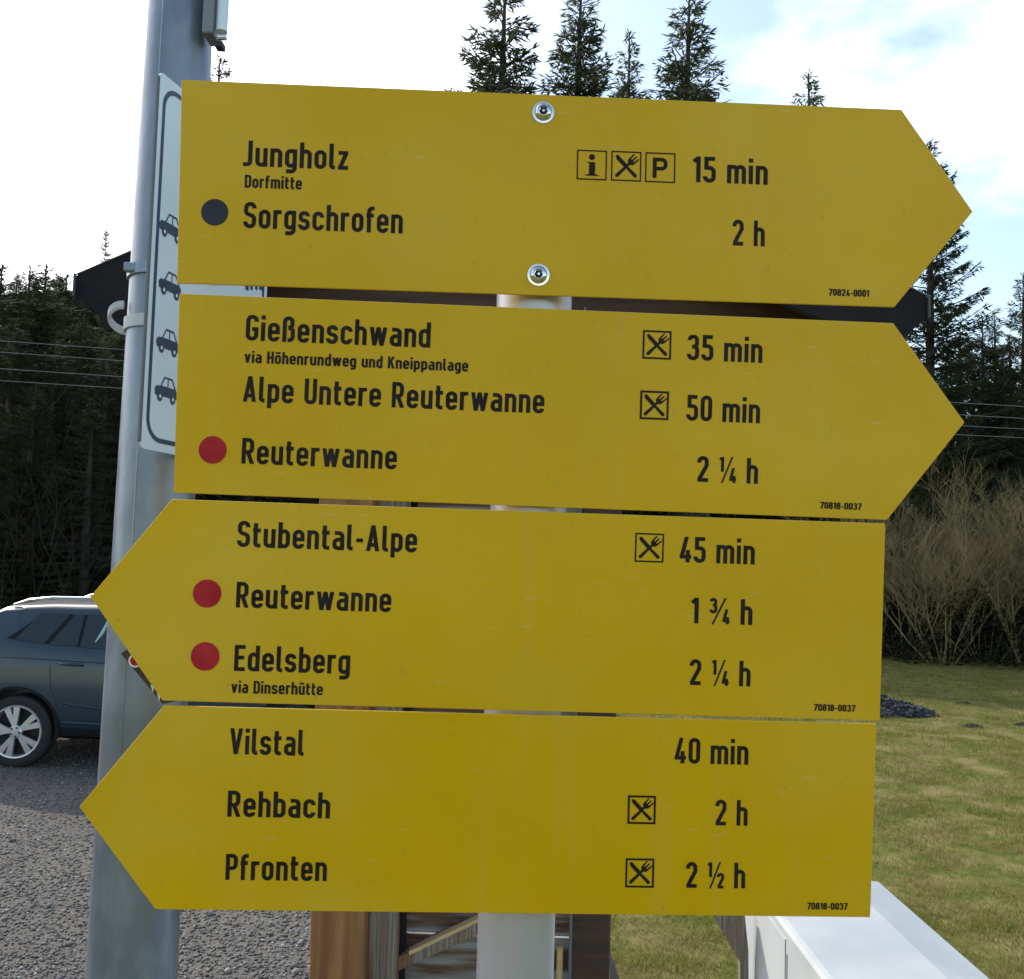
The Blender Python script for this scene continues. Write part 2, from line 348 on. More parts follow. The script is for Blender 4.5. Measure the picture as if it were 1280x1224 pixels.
# ================================================================== TREES
def spray_mesh(name, P, D, Ls, Ws, m_):      # thin diamond leaves: points, directions
    n = len(P); P = np.array(P); D = np.array(D); D /= np.linalg.norm(D, axis=1)[:, None]+1e-9
    Rn = R_.normal(size=(n, 3)); Sd = np.cross(D, Rn); Sd /= np.linalg.norm(Sd, axis=1)[:, None]+1e-9
    Ls = np.array(Ls)[:, None]; Ws = np.array(Ws)[:, None]
    V = np.stack([P, P+D*Ls*.45+Sd*Ws, P+D*Ls, P+D*Ls*.45-Sd*Ws], 1).reshape(-1, 3)
    return npmesh(name, V, np.arange(n*4).reshape(-1, 4), m_)
def spruce(seed, H, Rm, base, whorl, per, dens, droop, irregular, m_):
    r = random.Random(seed); tr = MB(); P = []; D = []; Ls = []; Ws = []
    tr.tube([(0, 0, -.3), (.02, 0, H*.3), (-.02, .02, H*.7), (0, 0, H)], [H*.016, H*.012, H*.006, .012], 7)
    z = H*base
    while z < H-.15:
        t = (z-H*base)/(H*(1-base)); Lm = Rm*(1-t)**.85*(1-.35*max(0, .12-t)/.12)+.10
        for k in range(per if t < .9 else 4):
            if r.random() < irregular*.5: continue
            ln = Lm*r.uniform(1-irregular, 1.08)
            az = r.uniform(0, 6.283); up = (.35*t+.15)-(droop*(1-t)); zz = z+r.uniform(-.12, .12)
            pts = []; ns = 5
            for i in range(ns+1):
                q = i/ns; rad = ln*q; hz = zz+ln*(up*q+(-.30*(1-t))*q*q+.22*q**3)
                pts.append(Vector((math.cos(az+.12*q)*rad, math.sin(az+.12*q)*rad, hz)))
            tr.tube(pts, [max(.006, .010+.012*ln*(1-i/ns)) for i in range(ns+1)], 3, False)
            cnt = int(dens*2.3*ln)+4
            for i in range(cnt):
                q = r.random()**.7; fi = q*ns; a = int(min(fi, ns-1)); p = pts[a].lerp(pts[a+1], fi-a)
                dirb = (pts[a+1]-pts[a]).normalized(); side = Vector((-dirb.y, dirb.x, 0)).normalized()*(1 if r.random() < .5 else -1)
                lw = (.10+.30*ln*(1-q)*.55)
                off = side*r.uniform(0, lw)+Vector((0, 0, -r.uniform(0, .10)-abs(droop)*.15*r.random()))
                P.append(p+off*.8); D.append(dirb*r.uniform(.2, 1)+side*r.uniform(-.1, .9)+Vector((0, 0, r.uniform(-.9, .15))))
                Ls.append(r.uniform(.09, .24)); Ws.append(r.uniform(.011, .024))
        z += whorl*r.uniform(.6, 1.35)*(1 if t < .75 else .7)
    for i in range(16):
        P.append((0, 0, H-.05-.04*i)); D.append((r.uniform(-1, 1), r.uniform(-1, 1), 1.2)); Ls.append(.2); Ws.append(.02)
    me = spray_mesh('crown', P, D, Ls, Ws, m_)
    t_o = tr.build('trunk', M['bark'], smooth=True); tm = t_o.data; bpy.data.objects.remove(t_o)
    return tm, me, H
SP = [spruce(1, 16, 2.3, .12, .32, 8, 34, .30, .45, M['needle3']),
      spruce(2, 16, 2.0, .10, .30, 8, 36, .26, .45, M['needle3']),
      spruce(3, 15, 2.6, .15, .38, 7, 30, .35, .30, M['needle']),
      spruce(4, 14, 2.3, .05, .36, 8, 32, .18, .35, M['needle2']),
      spruce(5, 15, 3.1, .06, .32, 8, 40, .10, .35, M['needle'])]
def plant_spruce(px, py, D, v, label, group=None, wscale=1.0, base=0.0):
    top = W(px, py, D); tm, cm, H = SP[v]; z0 = base
    t = thing('spruce_tree', label, 'tree', (top.x, top.y, z0), group)
    sc = (top.z-z0)/H; t.scale = (sc*wscale, sc*wscale, sc); t.rotation_euler.z = rnd.uniform(0, 6.28)
    obj('trunk', tm, t); obj('crown', cm, t); return t
U = [(632, -30, 30, 0, 'spruce with the widest spreading lower boughs, its top over the upper bolt of the signpost', 1.55),
     (727, -30, 31, 1, 'dense dark narrow spruce just right of the one above the bolt', 1.35),
     (787, 40, 34, 1, 'thin sparse young spruce between two taller spruces above the sign', 1.1),
     (862, -12, 30, 0, 'spruce with long ragged boughs on its right, above the icons of the top sign', 1.5),
     (1011, 92, 42, 1, 'tiny spruce tip standing alone above the right part of the top sign', 1.5),
     (1162, 176, 25, 4, 'tall open spruce with long bare looking boughs behind the tips of the right pointing signs', 1.05),
     (1279, 342, 30, 2, 'spruce cut off by the right edge of the picture', 1.1),
     (1243, 392, 33, 3, 'bushy pale green spruce between the open spruce and the right picture edge', 1.2),
     (275, 74, 40, 0, 'small spruce tip peeking out between mast and top sign', 1.3),
     (134, 278, 58, 3, 'lone spire of a spruce rising over the ridge left of the mast', .75),
     (-12, 286, 34, 2, 'spruce at the left picture edge with only bough tips showing', 1.1)]
for px, py, D, v_, lb, ws in U:
    plant_spruce(px, py, D, v_, lb, wscale=ws, base=(hillz(W(px, py, D).x, D) if D > 33 else 0))
for px, py, D, v_ in [(3, 330, 28, 2), (38, 334, 30, 3), (58, 330, 31, 0), (84, 342, 33, 2), (20, 400, 25, 3), (70, 420, 25.5, 2), (105, 395, 27, 3), (135, 440, 25, 2), (160, 380, 29, 0), (190, 400, 27, 3), (-30, 380, 27, 2), (-70, 350, 29, 3), (-110, 330, 30, 2), (45, 480, 23.5, 3), (118, 500, 23.5, 2), (0, 520, 23, 3), (230, 420, 28, 2)]:
    plant_spruce(px, py, D, v_, 'dark spruce of the forest edge behind the parked car', 'spruces of the dark forest edge left of the mast', 1.7)
for px, py, D, v_ in [(280, 300, 32, 3), (330, 260, 30, 2), (390, 240, 33, 3), (450, 200, 31, 2), (500, 230, 29, 3), (555, 190, 32, 2), (660, 160, 34, 3), (700, 180, 33, 2), (760, 190, 30, 3), (820, 170, 32, 2), (905, 210, 33, 3), (950, 240, 31, 2), (1000, 270, 32, 3), (1060, 300, 33, 2), (1110, 340, 31, 3)]:
    plant_spruce(px, py, D, v_, 'spruce of the forest edge hidden behind the yellow signs', 'spruces behind the yellow signs', 1.2)
for px, py, D, v_ in [(1215, 430, 29, 2), (1190, 450, 27, 3), (1262, 420, 29, 3), (1300, 400, 28, 2), (1340, 420, 30, 3), (1235, 480, 26, 2), (1280, 470, 26.5, 3), (1150, 440, 29, 3), (1390, 380, 30, 2), (1200, 410, 31, 3), (1228, 400, 32, 2), (1180, 470, 26, 2), (1255, 455, 25.5, 3), (1290, 520, 24.5, 2), (1210, 520, 25, 3)]:
    plant_spruce(px, py, D, v_, 'dark spruce of the forest behind the pale shrubs', 'spruces of the forest behind the pale shrubs', 1.6)
for i in range(76):                                    # ridge trees, small with distance
    x = -64+i*1.5+rnd.uniform(-.8, .8); y = rnd.uniform(56, 70); z = hillz(x, y)
    if -16 > x or x > 30 or i % 3 == 0:
        t = thing('spruce_tree', 'small distant spruce on the wooded ridge', 'tree', (x, y, z), 'spruces on the distant ridge')
        tm, cm, H = SP[i % 4]; sc = rnd.uniform(1.6, 2.8)/H; t.scale = (sc*2.6, sc*2.6, sc); t.rotation_euler.z = rnd.uniform(0, 6)
        obj('trunk', tm, t); obj('crown', cm, t)
for i in range(150):                                    # slope trees
    x = rnd.uniform(-52, 38) if i < 60 else rnd.uniform(-50, -12); y = rnd.uniform(36, 66); z = hillz(x, y)
    t = thing('spruce_tree', 'spruce on the dark wooded slope', 'tree', (x, y, z-.3), 'spruces on the dark slope')
    tm, cm, H = SP[i % 4]; cap_ = CAMZ+(680-rnd.uniform(322, 372))/F*y-z+.3
    sc = max(1.2, min(rnd.uniform(5, 8) if x < -8 else rnd.uniform(3.5, 5.5), cap_ if x < -8 else 9))/H
    t.scale = (sc*2.0, sc*2.0, sc); t.rotation_euler.z = rnd.uniform(0, 6)
    obj('trunk', tm, t); obj('crown', cm, t)

def bare(seed, H, spread, stems, m_, levels=5, thick=.017):
    r = random.Random(seed); mb = MB()
    def grow(p, d, ln, rad, lv):
        pts = [p]; q = p; dd = d.copy(); n = 4 if lv > 0 else 2
        for i in range(n):
            dd = (dd+Vector((r.uniform(-.16, .16), r.uniform(-.16, .16), r.uniform(-.04, .12)))).normalized(); q = q+dd*(ln/n); pts.append(q)
        mb.tube(pts, [rad*(1-.5*i/n) for i in range(n+1)], 3 if lv < 3 else 5, False)
        if lv > 0:
            for k in range(r.choice((3, 4, 5)) if lv > 1 else 4):
                t = r.uniform(.25, 1); i = min(int(t*n), n-1); b = pts[i].lerp(pts[i+1], t*n-i)
                a = Vector((r.uniform(-1, 1), r.uniform(-1, 1), r.uniform(-.15, .7))).normalized()
                grow(b, (dd*.9+a*.8).normalized(), ln*r.uniform(.42, .68), max(rad*.58, .0022), lv-1)
    for s in range(stems):
        az = r.uniform(0, 6.28); a = r.uniform(0, spread)
        grow(Vector((math.cos(az)*.15, math.sin(az)*.15, -.1)), Vector((math.sin(a)*math.cos(az), math.sin(a)*math.sin(az), math.cos(a))), H*r.uniform(.42, .60), thick*r.uniform(.7, 1), levels-1)
    o = mb.build('branches', m_); me = o.data; bpy.data.objects.remove(o); return me
B1 = bare(11, 4.3, 1.0, 13, M['twig']); B2 = bare(12, 4.0, 1.15, 14, M['twig']); B3 = bare(13, 5.5, .6, 3, M['twig2'], 4, .028)
def plant_bare(px, py, D, me, h, label, name='bare_shrub', cat='shrub', group=None):
    p = W(px, py, D); t = thing(name, label, cat, (p.x, p.y, 0), group); t.rotation_euler.z = rnd.uniform(0, 6.28); t.scale = (h, h, h)
    obj('branches', me, t)
plant_bare(1178, 800, 22.5, B1, 1.25, 'pale leafless willow shrub beside the tip of the lower right sign')
plant_bare(1232, 800, 23.2, B2, 1.45, 'tallest tan leafless shrub with upright twigs at the meadow edge')
plant_bare(1285, 800, 22.2, B1, 1.2, 'leafless shrub with low sideways white boughs at the right picture edge')
plant_bare(1130, 800, 23.8, B2, 1.2, 'leafless shrub half hidden by the right end of the lower signs')
plant_bare(1345, 800, 23.0, B2, 1.0, 'leafless shrub just outside the right picture edge')
plant_bare(58, 700, 22.8, B3, 1.25, 'grey leafless tree in front of the dark spruces left of the mast', 'bare_tree', 'tree')
plant_bare(16, 700, 22.0, B3, .9, 'smaller grey leafless tree at the left picture edge', 'bare_tree', 'tree')
plant_bare(112, 700, 22.3, B3, .8, 'grey leafless sapling close to the left side of the mast', 'bare_tree', 'tree')
def undergrowth():
    n = 110000; x = -22+R_.random(n)*44; y = 22.6-.9*(x > 9)+R_.random(n)*7.5+.5*np.sin(x)
    hm = 1.15+.45*np.sin(x*1.3)+.5*np.sin(x*3.1+1); z = R_.random(n)**1.3*np.maximum(hm, .5)*(1+np.maximum(y-23.0, 0)*.25)
    P = np.stack([x, y, z], -1); D = R_.normal(size=(n, 3)); D[:, 2] = np.abs(D[:, 2])*.8
    o = obj('undergrowth', spray_mesh('undergrowth', P, D, .08+.22*R_.random(n), .005+.022*R_.random(n), M['under']))
    tag(o, 'dark tangled undergrowth along the foot of the forest', 'undergrowth', kind='stuff')
undergrowth()

# overhead wires
for (yl, yr, D) in ((424, 509, 19), (438, 524, 19.2), (459, 537, 19.4), (474, 548, 19.6)):
    a = W(-30, yl, D); b = W(1310, yr+1, D); d = (b-a)
    pts = [a-d*.6+Vector((0, 0, .5)), a, a.lerp(b, .33)+Vector((0, 0, -.05)), a.lerp(b, .66)+Vector((0, 0, -.05)), b, b+d*.6+Vector((0, 0, .5))]
    o = MB().tube(pts, .0055, 5).build('overhead_wire', M['wire'])
    nm = {424: 'topmost', 438: 'second from top', 459: 'third from top', 474: 'lowest'}[yl]
    tag(o, 'thin pale overhead cable crossing the forest, '+nm+' of four', 'cable', 'overhead cables')

# ================================================================== CAR
def lerpt(tab, x):
    for (a, va), (b, vb) in zip(tab, tab[1:]):
        if x <= b:
            t = (x-a)/(b-a); t = max(0, t); t = t*t*(3-2*t)*.5+t*.5; return va+(vb-va)*t
    return tab[-1][1]
def car():
    gw = G(18.6, 962); X0 = gw.x-.92; Y0 = gw.y+.92+.02                 # local origin: rear bumper, centreline
    root = thing('parked_car', 'dark blue grey estate car with silver roof rail parked on the gravel', 'car', (X0, Y0, 0))
    roof = [(0, .98), (.10, 1.10), (.34, 1.34), (.66, 1.52), (1.1, 1.545), (2.1, 1.55), (2.75, 1.47), (3.35, 1.16), (3.6, 1.09), (4.15, .98), (4.38, .72)]
    belt = [(0, .94), (.2, 1.12), (.7, 1.19), (1.2, 1.13), (2.2, 1.07), (3.3, 1.04), (4.1, .93), (4.38, .66)]
    wid = [(0, .76), (.12, .85), (.5, .905), (2.2, .915), (3.6, .90), (4.1, .83), (4.38, .64)]
    bot = [(0, .42), (.15, .30), (.6, .26), (3.7, .26), (4.2, .30), (4.38, .42)]
    def sec(x):
        w_ = lerpt(wid, x); zb = lerpt(bot, x); zt = lerpt(belt, x); zr = max(lerpt(roof, x), zt+.03)
        g = min(1, (zr-zt)/.42); wr = w_-.045-.13*g
        return [(0, zb), (w_*.80, zb), (w_-.03, zb+.06), (w_-.005, zb+.16), (w_+.01, .58), (w_+.018, .80), (w_-.004, .93 if zt > .98 else zt-.05), (w_-.008, zt-.045), (w_-.035, zt), (wr+.035, zr-.055*g-.005), (wr-.01, zr-.022*g), (wr-.10, zr-.008), (0, zr+.02)]
    xs = sorted(set([round(a, 3) for a in np.linspace(0, 4.38, 74)]+[.02, .05, 4.33, 4.36]))
    mb = MB(); k = 13; v = []; f = []
    for x in xs:
        s_ = sec(x)
        for y, z in s_: v.append((X0+x, Y0-y, z))
        for y, z in s_[1:-1][::-1]: v.append((X0+x, Y0+y, z))
    n = 2*k-2
    for i in range(len(xs)-1):
        for j in range(n):
            a = i*n+j; b = i*n+(j+1) % n; f.append((a, b, b+n, a+n))
    f.append(tuple(range(n))[::-1]); f.append(tuple((len(xs)-1)*n+j for j in range(n)))
    mb.add(v, f); body = mb.build('body', M['paint'], root)
    bm_ = body.data; body.data.validate()
    import bmesh
    b2 = bmesh.new(); b2.from_mesh(bm_); bmesh.ops.recalc_face_normals(b2, faces=b2.faces); b2.to_mesh(bm_); b2.free()
    cut = MB()
    for wx in (.88, 3.52):
        for sgn in (-1, 1): cut.lathe([(0, 0), (.385, 0), (.385, .33), (0, .33)], (X0+wx, Y0+sgn*1.0, .36), (0, -sgn, 0), 40)
    co = cut.build('cutter', M['plastic'], root)
    b2 = bmesh.new(); b2.from_mesh(co.data); bmesh.ops.remove_doubles(b2, verts=b2.verts, dist=1e-5); bmesh.ops.recalc_face_normals(b2, faces=b2.faces); b2.to_mesh(co.data); b2.free()
    md = body.modifiers.new('b', 'BOOLEAN'); md.operation = 'DIFFERENCE'; md.object = co; md.solver = 'EXACT'
    dg = bpy.context.evaluated_depsgraph_get(); nm = bpy.data.meshes.new_from_object(body.evaluated_get(dg))
    body.modifiers.clear(); body.data = nm; nm.name = 'body'; bpy.data.objects.remove(co)
    nm.polygons.foreach_set('use_smooth', [True]*len(nm.polygons)); nm.set_sharp_from_angle(angle=math.radians(38))
    def sp(x, t, sgn, off=.006):                       # point on the greenhouse side
        s_ = sec(x); (y0, z0), (y1, z1) = s_[8], s_[9]; y = y0+(y1-y0)*t; z = z0+(z1-z0)*t
        return Vector((X0+x, Y0+sgn*(y+off), z+off*.4))
    def pane(name, lo, hi, parent, m_=M['glass'], off=.006, sgns=(-1, 1)):
        for sgn in sgns:
            q = MB(); nn = 8; vs = []
            for i in range(nn+1):
                u = i/nn; a = lo[0]+(lo[1]-lo[0])*u; b = hi[0]+(hi[1]-hi[0])*u
                for r_ in range(5):
                    t = .07+(.90-.07)*r_/4; vs.append(sp(a+(b-a)*r_/4, t, sgn, off))
            fs = [(i*5+j, (i+1)*5+j, (i+1)*5+j+1, i*5+j+1) for i in range(nn) for j in range(4)]
            q.add(vs, fs).build(name, m_, parent, smooth=True)
    # side glass laid on a dark surround
    pane('window_surround', (.72, 3.22), (1.02, 2.74), root, M['plastic'], .002)
    pane('quarter_window', (.80, 1.08), (1.00, 1.28), root)
    pane('rear_door_window', (1.13, 1.40), (1.33, 1.42), root)
    pane('rear_door_window', (1.43, 2.12), (1.45, 2.10), root)
    pane('front_door_window', (2.18, 3.10), (2.16, 2.70), root)
    # windscreen and rear window
    for name, xa, xb in (('rear_window', .16, .58), ('windscreen', 2.82, 3.30)):
        vs = []; 
        for i in range(7):
            x = xa+(xb-xa)*i/6; s_ = sec(x); wv = s_[10][0]-.05; z = lerpt(roof, x)
            for j in range(5):
                q = -1+j/2; vs.append((X0+x, Y0+q*wv, z+.024*(1-abs(q))+.008))
        MB().add(vs, [(i*5+j, i*5+j+1, (i+1)*5+j+1, (i+1)*5+j) for i in range(6) for j in range(4)]).build(name, M['glass'], root, smooth=True)
    def side(x, z, off=.004):
        s_ = sec(x)
        for (y0, z0), (y1, z1) in zip(s_[1:9], s_[2:10]):
            if z0 <= z <= z1 and z1 > z0: return (y0+(y1-y0)*(z-z0)/(z1-z0))+off
        return s_[5][0]+off
    for sgn in (-1, 1):
        def ln(path, r=.004, m_=M['dark'], name='panel_gap'):
            MB().tube([(X0+x, Y0+sgn*side(x, z, -.001), z) for x, z in path], r, 5).build(name, m_, root)
        ln([(1.16, 1.10), (1.17, .95), (1.19, .80), (1.26, .62), (1.30, .48), (1.33, .36)])
        ln([(2.14, 1.10), (2.13, .9), (2.12, .7), (2.13, .5), (2.15, .36)]); ln([(3.06, 1.04), (3.10, .9), (3.12, .7), (3.10, .5), (3.05, .36)])
        ln([(1.32, .44), (1.8, .43), (2.4, .43), (3.06, .44)], .012, M['paint'], 'sill_moulding')
        ln([(.34, 1.02), (.8, 1.035), (1.3, 1.02), (2.2, .99), (3.2, .96), (3.9, .86)], .007, M['paint'], 'body_crease')
        ln([(1.32, .62), (1.9, .55), (2.6, .54), (3.0, .60)], .010, M['paint'], 'body_crease')
        # lower cladding
        vs = []; 
        for i in range(15):
            x = 1.28+i*(3.12-1.28)/14
            for z in (.27, .33, .385): vs.append((X0+x, Y0+sgn*(side(x, z, .012)), z))
        MB().add(vs, [(i*3+j, i*3+j+1, i*3+j+4, i*3+j+3) for i in range(14) for j in range(2)]).build('sill_cladding', M['plastic'], root, smooth=True)
        for hx in (1.26, 2.22):
            h = MB().tube([(X0+hx, Y0+sgn*side(hx, 1.0, .006), .992), (X0+hx+.03, Y0+sgn*side(hx, 1., .035), .993), (X0+hx+.12, Y0+sgn*side(hx, 1., .040), .992), (X0+hx+.20, Y0+sgn*side(hx, 1., .030), .988), (X0+hx+.22, Y0+sgn*side(hx, 1., .004), .986)], [.013, .016, .016, .015, .012], 8)
            h.build('door_handle', M['paint'], root, smooth=True)
        for wx in (.88, 3.52):
            arc = [(X0+wx+.40*math.cos(a), Y0+sgn*(side(wx, .5, -.012)+.010), .36+.40*math.sin(a)) for a in np.linspace(-.18, math.pi+.18, 26)]
            MB().tube(arc, .020, 8).build('wheel_arch_trim', M['plastic'], root, smooth=True)
        rl = [(X0+x, Y0+sgn*(sec(x)[10][0]-.02), lerpt(roof, x)+dz) for x, dz in ((.70, .0), (.84, .040), (1.05, .056), (1.6, .060), (2.3, .056), (2.55, .04), (2.68, -.01))]
        MB().tube(rl, [.010, .014, .014, .014, .014, .014, .010], 8).build('roof_rail', M['rim'], root, smooth=True)
        MB().box((X0+.10, Y0+sgn*.74, .98), .14, .26, .16).build('tail_lamp', M['lens'], root, bevel=.02)
        MB().box((X0+4.20, Y0+sgn*.62, .80), .16, .34, .12).build('headlamp', M['rim'], root, bevel=.02)
        mr = MB().box((X0+2.98, Y0+sgn*1.01, 1.14), .12, .20, .14).build('door_mirror', M['paint'], root, bevel=.03)
        for wx in (.88, 3.52):
            c = (X0+wx, Y0+sgn*.90, .34); ax = (0, sgn, 0)
            wh = MB().lathe([(.235, -.19), (.30, -.20), (.33, -.17), (.34, -.13), (.34, -.05), (.332, -.012), (.305, .006), (.262, .004), (.248, -.006), (.248, -.10)], c, ax, 48).build('wheel', M['rubber'], root, smooth=True)
            MB().lathe([(.252, -.005), (.246, .008), (.232, .006), (.225, -.012), (.222, -.09)], c, ax, 48).build('rim', M['rim'], wh, smooth=True)
            MB().lathe([(.224, -.088), (.0, -.085)], c, ax, 32).build('brake_disc', M['dark'], wh)
            sp_ = MB(); A = Vector(ax); U_ = Vector((1, 0, 0)); V_ = Vector((0, 0, 1))
            for s5 in range(5):
                a = math.radians(90+72*s5+12)
                for da in (-.20, .20):
                    e = U_*math.cos(a)+V_*math.sin(a); e2 = U_*math.cos(a+da)+V_*math.sin(a+da)
                    pin = Vector(c)+e*.045+A*.004; pout = Vector(c)+e2*.230+A*.0
                    side_ = A.cross((pout-pin).normalized())
                    poly = [pin-side_*.016, pin+side_*.016, pout+side_*.030, pout-side_*.030]
                    sp_.prism(poly if sgn < 0 else poly[::-1], -A*.03+A*(.001 if da > 0 else 0))
            sp_.lathe([(.062, -.03), (.062, .0), (.05, .010), (0, .012)], c, ax, 20)
            sp_.build('spokes', M['rim'], wh)
            for s5 in range(5):
                a = math.radians(126+72*s5+12); p = Vector(c)+(U_*math.cos(a)+V_*math.sin(a))*.042+A*.010
                MB().lathe([(.009, -.004), (.009, .006), (0, .007)], p, ax, 8).build('wheel_nut', M['dark'], wh)
    MB().box((X0+.03, Y0, .55), .07, 1.5, .18).build('bumper', M['plastic'], root, bevel=.02)
    MB().box((X0+4.30, Y0, .46), .12, 1.2, .2).build('bumper', M['plastic'], root, bevel=.02)
    sp1 = MB().box((X0+2.1, Y0, .30), 3.6, 1.3, .10).build('underbody', M['plastic'], root)
    MB().box((X0+2.05, Y0-.45, 1.10), .10, .5, .55).build('seat', M['plastic'], root, bevel=.04)
    q = MB().tube([sp(1.57, .22, -1, .012), sp(1.62, .45, -1, .012), sp(1.66, .78, -1, .012)], [.006, .018, .010], 6); q.build('window_sticker', M['skinwhite'], root)
    return root
car()

# ================================================================== MAST
mt = W(226, 0, 1.74); mbm = W(165, 1224, 1.74); dmm = (mt-mbm)
def mast_at(py): return mbm+dmm*((1224-py)/1224)
zslope = dmm/dmm.z
base = mbm-zslope*mbm.z; topm = mt+zslope*3.2
def mrad(z):
    z0, z1 = mbm.z, mt.z; r0 = 104/2/F*1.76; r1 = 78/2/F*1.76; return r0+(r1-r0)*(z-z0)/(z1-z0)*.92
mast = thing('steel_mast', 'tall tapered galvanised steel mast with a weld seam left of the signs', 'mast', base)
MB().tube([base+zslope*z for z in (0, 1, 2, 3, 4, 6)], [mrad(z) for z in (0, 1, 2, 3, 4)]+[mrad(4)*.9], 48).build('pole', M['galv'], mast, smooth=True)
seam = []
for z in np.linspace(.2, 5.6, 12):
    c = base+zslope*z; a = math.radians(-98); r = mrad(min(z, 4))-.0010; seam.append(c+Vector((math.cos(a)*r-.002, math.sin(a)*r, 0)))
MB().tube(seam, .0022, 6).build('weld_seam', M['galv'], mast, smooth=True)
# cable duct on the right of the mast top
d0 = W(264, 50, 1.70); 
MB().box((d0.x, d0.y, d0.z+.28), .020, .05, .56).build('bracket', M['backing'], mast, bevel=.003)
d1 = W(277, 40, 1.69); MB().tube([d1, d1+Vector((0, 0, .6))], .0105, 16).build('cable_tube', M['white'], mast, smooth=True)
d2 = W(281, 47, 1.68); MB().tube([d2+Vector((-.012, 0, 0)), d2+Vector((.004, 0, 0))], .0055, 10).build('bolt', M['chrome'], mast, smooth=True)
d3 = W(275, 58, 1.69); MB().box(d3, .014, .02, .010).build('cable_clip', M['dark'], mast)

# ================================================================== PARKING SIGN
A0 = W(188, 324, 1.55); n_t = W(200, 88, 1.55).z; n_b = W(175, 560, 1.55).z
nl_t = W(200, 88, 1.55); nl_b = W(175, 560, 1.55); fr = W(335, 350, 1.93)
ex = Vector((fr.x-A0.x, fr.y-A0.y, 0)); wS = ex.length; ex.normalize()
ey = (nl_t-nl_b).normalized(); hS = (nl_t-nl_b).length; nS = ex.cross(ey).normalized()     # points to the viewer's side
if nS.dot(CAM-A0) < 0: nS = -nS
psign = thing('parking_sign', 'narrow white parking sign with a column of small dark car symbols, seen edge on', 'sign', nl_b)
def SQ(u, v, o=0): return nl_b+ex*u+ey*v+nS*o
def rrect(u0, v0, u1, v1, r, n=6):
    p = []
    for cx, cy, a0 in ((u1-r, v0+r, -90), (u1-r, v1-r, 0), (u0+r, v1-r, 90), (u0+r, v0+r, 180)):
        for i in range(n+1):
            a = math.radians(a0+90*i/n); p.append((cx+r*math.cos(a), cy+r*math.sin(a)))
    return p
MB().prism([SQ(u, v, 0) for u, v in rrect(0, 0, wS, hS, .012)], -nS*.003).build('panel', M['white'], psign)
o_ = rrect(.012, .014, wS-.012, hS-.014, .04); i_ = rrect(.020, .022, wS-.02, hS-.022, .032); nn = len(o_)
MB().add([SQ(u, v, .0006) for u, v in o_]+[SQ(u, v, .0006) for u, v in i_], [(i, (i+1) % nn, nn+(i+1) % nn, nn+i) for i in range(nn)]).build('border_line', M['navy'], psign)
MB().tube([SQ(-.001, v, -.0015) for v in (0.01, hS-.01)], .003, 6).build('rim_edge', M['roofedge'], psign)
def sdepth_u(px, py):                        # pixel -> in-plane coordinates
    r = ray(px, py); t = (nl_b-CAM).dot(nS)/r.dot(nS); p = CAM+r*t-nl_b; return p.dot(ex), p.dot(ey)
for (cx, cy, hh) in ((211, 284, 34), (210, 356, 36), (207, 428, 37), (205, 488, 36)):
    u, v_ = sdepth_u(cx, cy); s_ = .050; u += .006
    q = MB()
    bodyp = [(-.62, -.22), (-.66, .0), (-.55, .10), (-.30, .13), (-.12, .44), (.30, .44), (.50, .12), (.62, .06), (.64, -.22)]
    # body below the glass line, then roof frame as strips
    q.add([SQ(u+a*s_, v_+b*s_, .0008) for a, b in [(-.62, -.22), (.64, -.22), (.62, .06), (.50, .13), (-.30, .13), (-.55, .10), (-.66, .0)]], [tuple(range(7))])
    def bar(a, b, w_=.05, o=.0009):
        a = Vector((a[0], a[1], 0)); b = Vector((b[0], b[1], 0)); d = (b-a).normalized(); n_ = Vector((-d.y, d.x, 0))*w_/2
        q.add([SQ(u+p.x*s_, v_+p.y*s_, o) for p in (a-n_, b-n_, b+n_, a+n_)], [(0, 1, 2, 3)])
    bar((-.32, .10), (-.12, .44)); bar((-.14, .43), (.32, .43), .06, .00095); bar((.30, .44), (.52, .10)); bar((.08, .44), (.08, .1), .04)
    for wx in (-.36, .38):
        ring = [(wx+.15*math.cos(t), -.24+.17*math.sin(t)) for t in np.linspace(0, 2*math.pi, 15)[:-1]]
        q.add([SQ(u+a*s_, v_+b*s_, .0012) for a, b in ring], [tuple(range(14))])
    q.build('car_symbol', M['navy'], psign)
    for wx in (-.36, .38):
        ring = [(wx+.06*math.cos(t), -.24+.07*math.sin(t)) for t in np.linspace(0, 2*math.pi, 11)[:-1]]
        MB().add([SQ(u+a*s_, v_+b*s_, .0016) for a, b in ring], [tuple(range(10))]).build('wheel_symbol', M['white'], psign)
# marks seen in the slit between the two upper yellow signs
for px0, px1, ph in ((307, 311, 1), (313, 316, 1), (319, 322, 1), (324, 329, 1)):
    u0, v0 = sdepth_u(px0, 352); u1, _ = sdepth_u(px1, 352); 
    MB().add([SQ(u0, v0-.015, .001), SQ(u1, v0-.015, .001), SQ(u1, v0+.02, .001), SQ(u0, v0+.02, .001)], [(0, 1, 2, 3)]).build('lettering', M['navy'], psign)
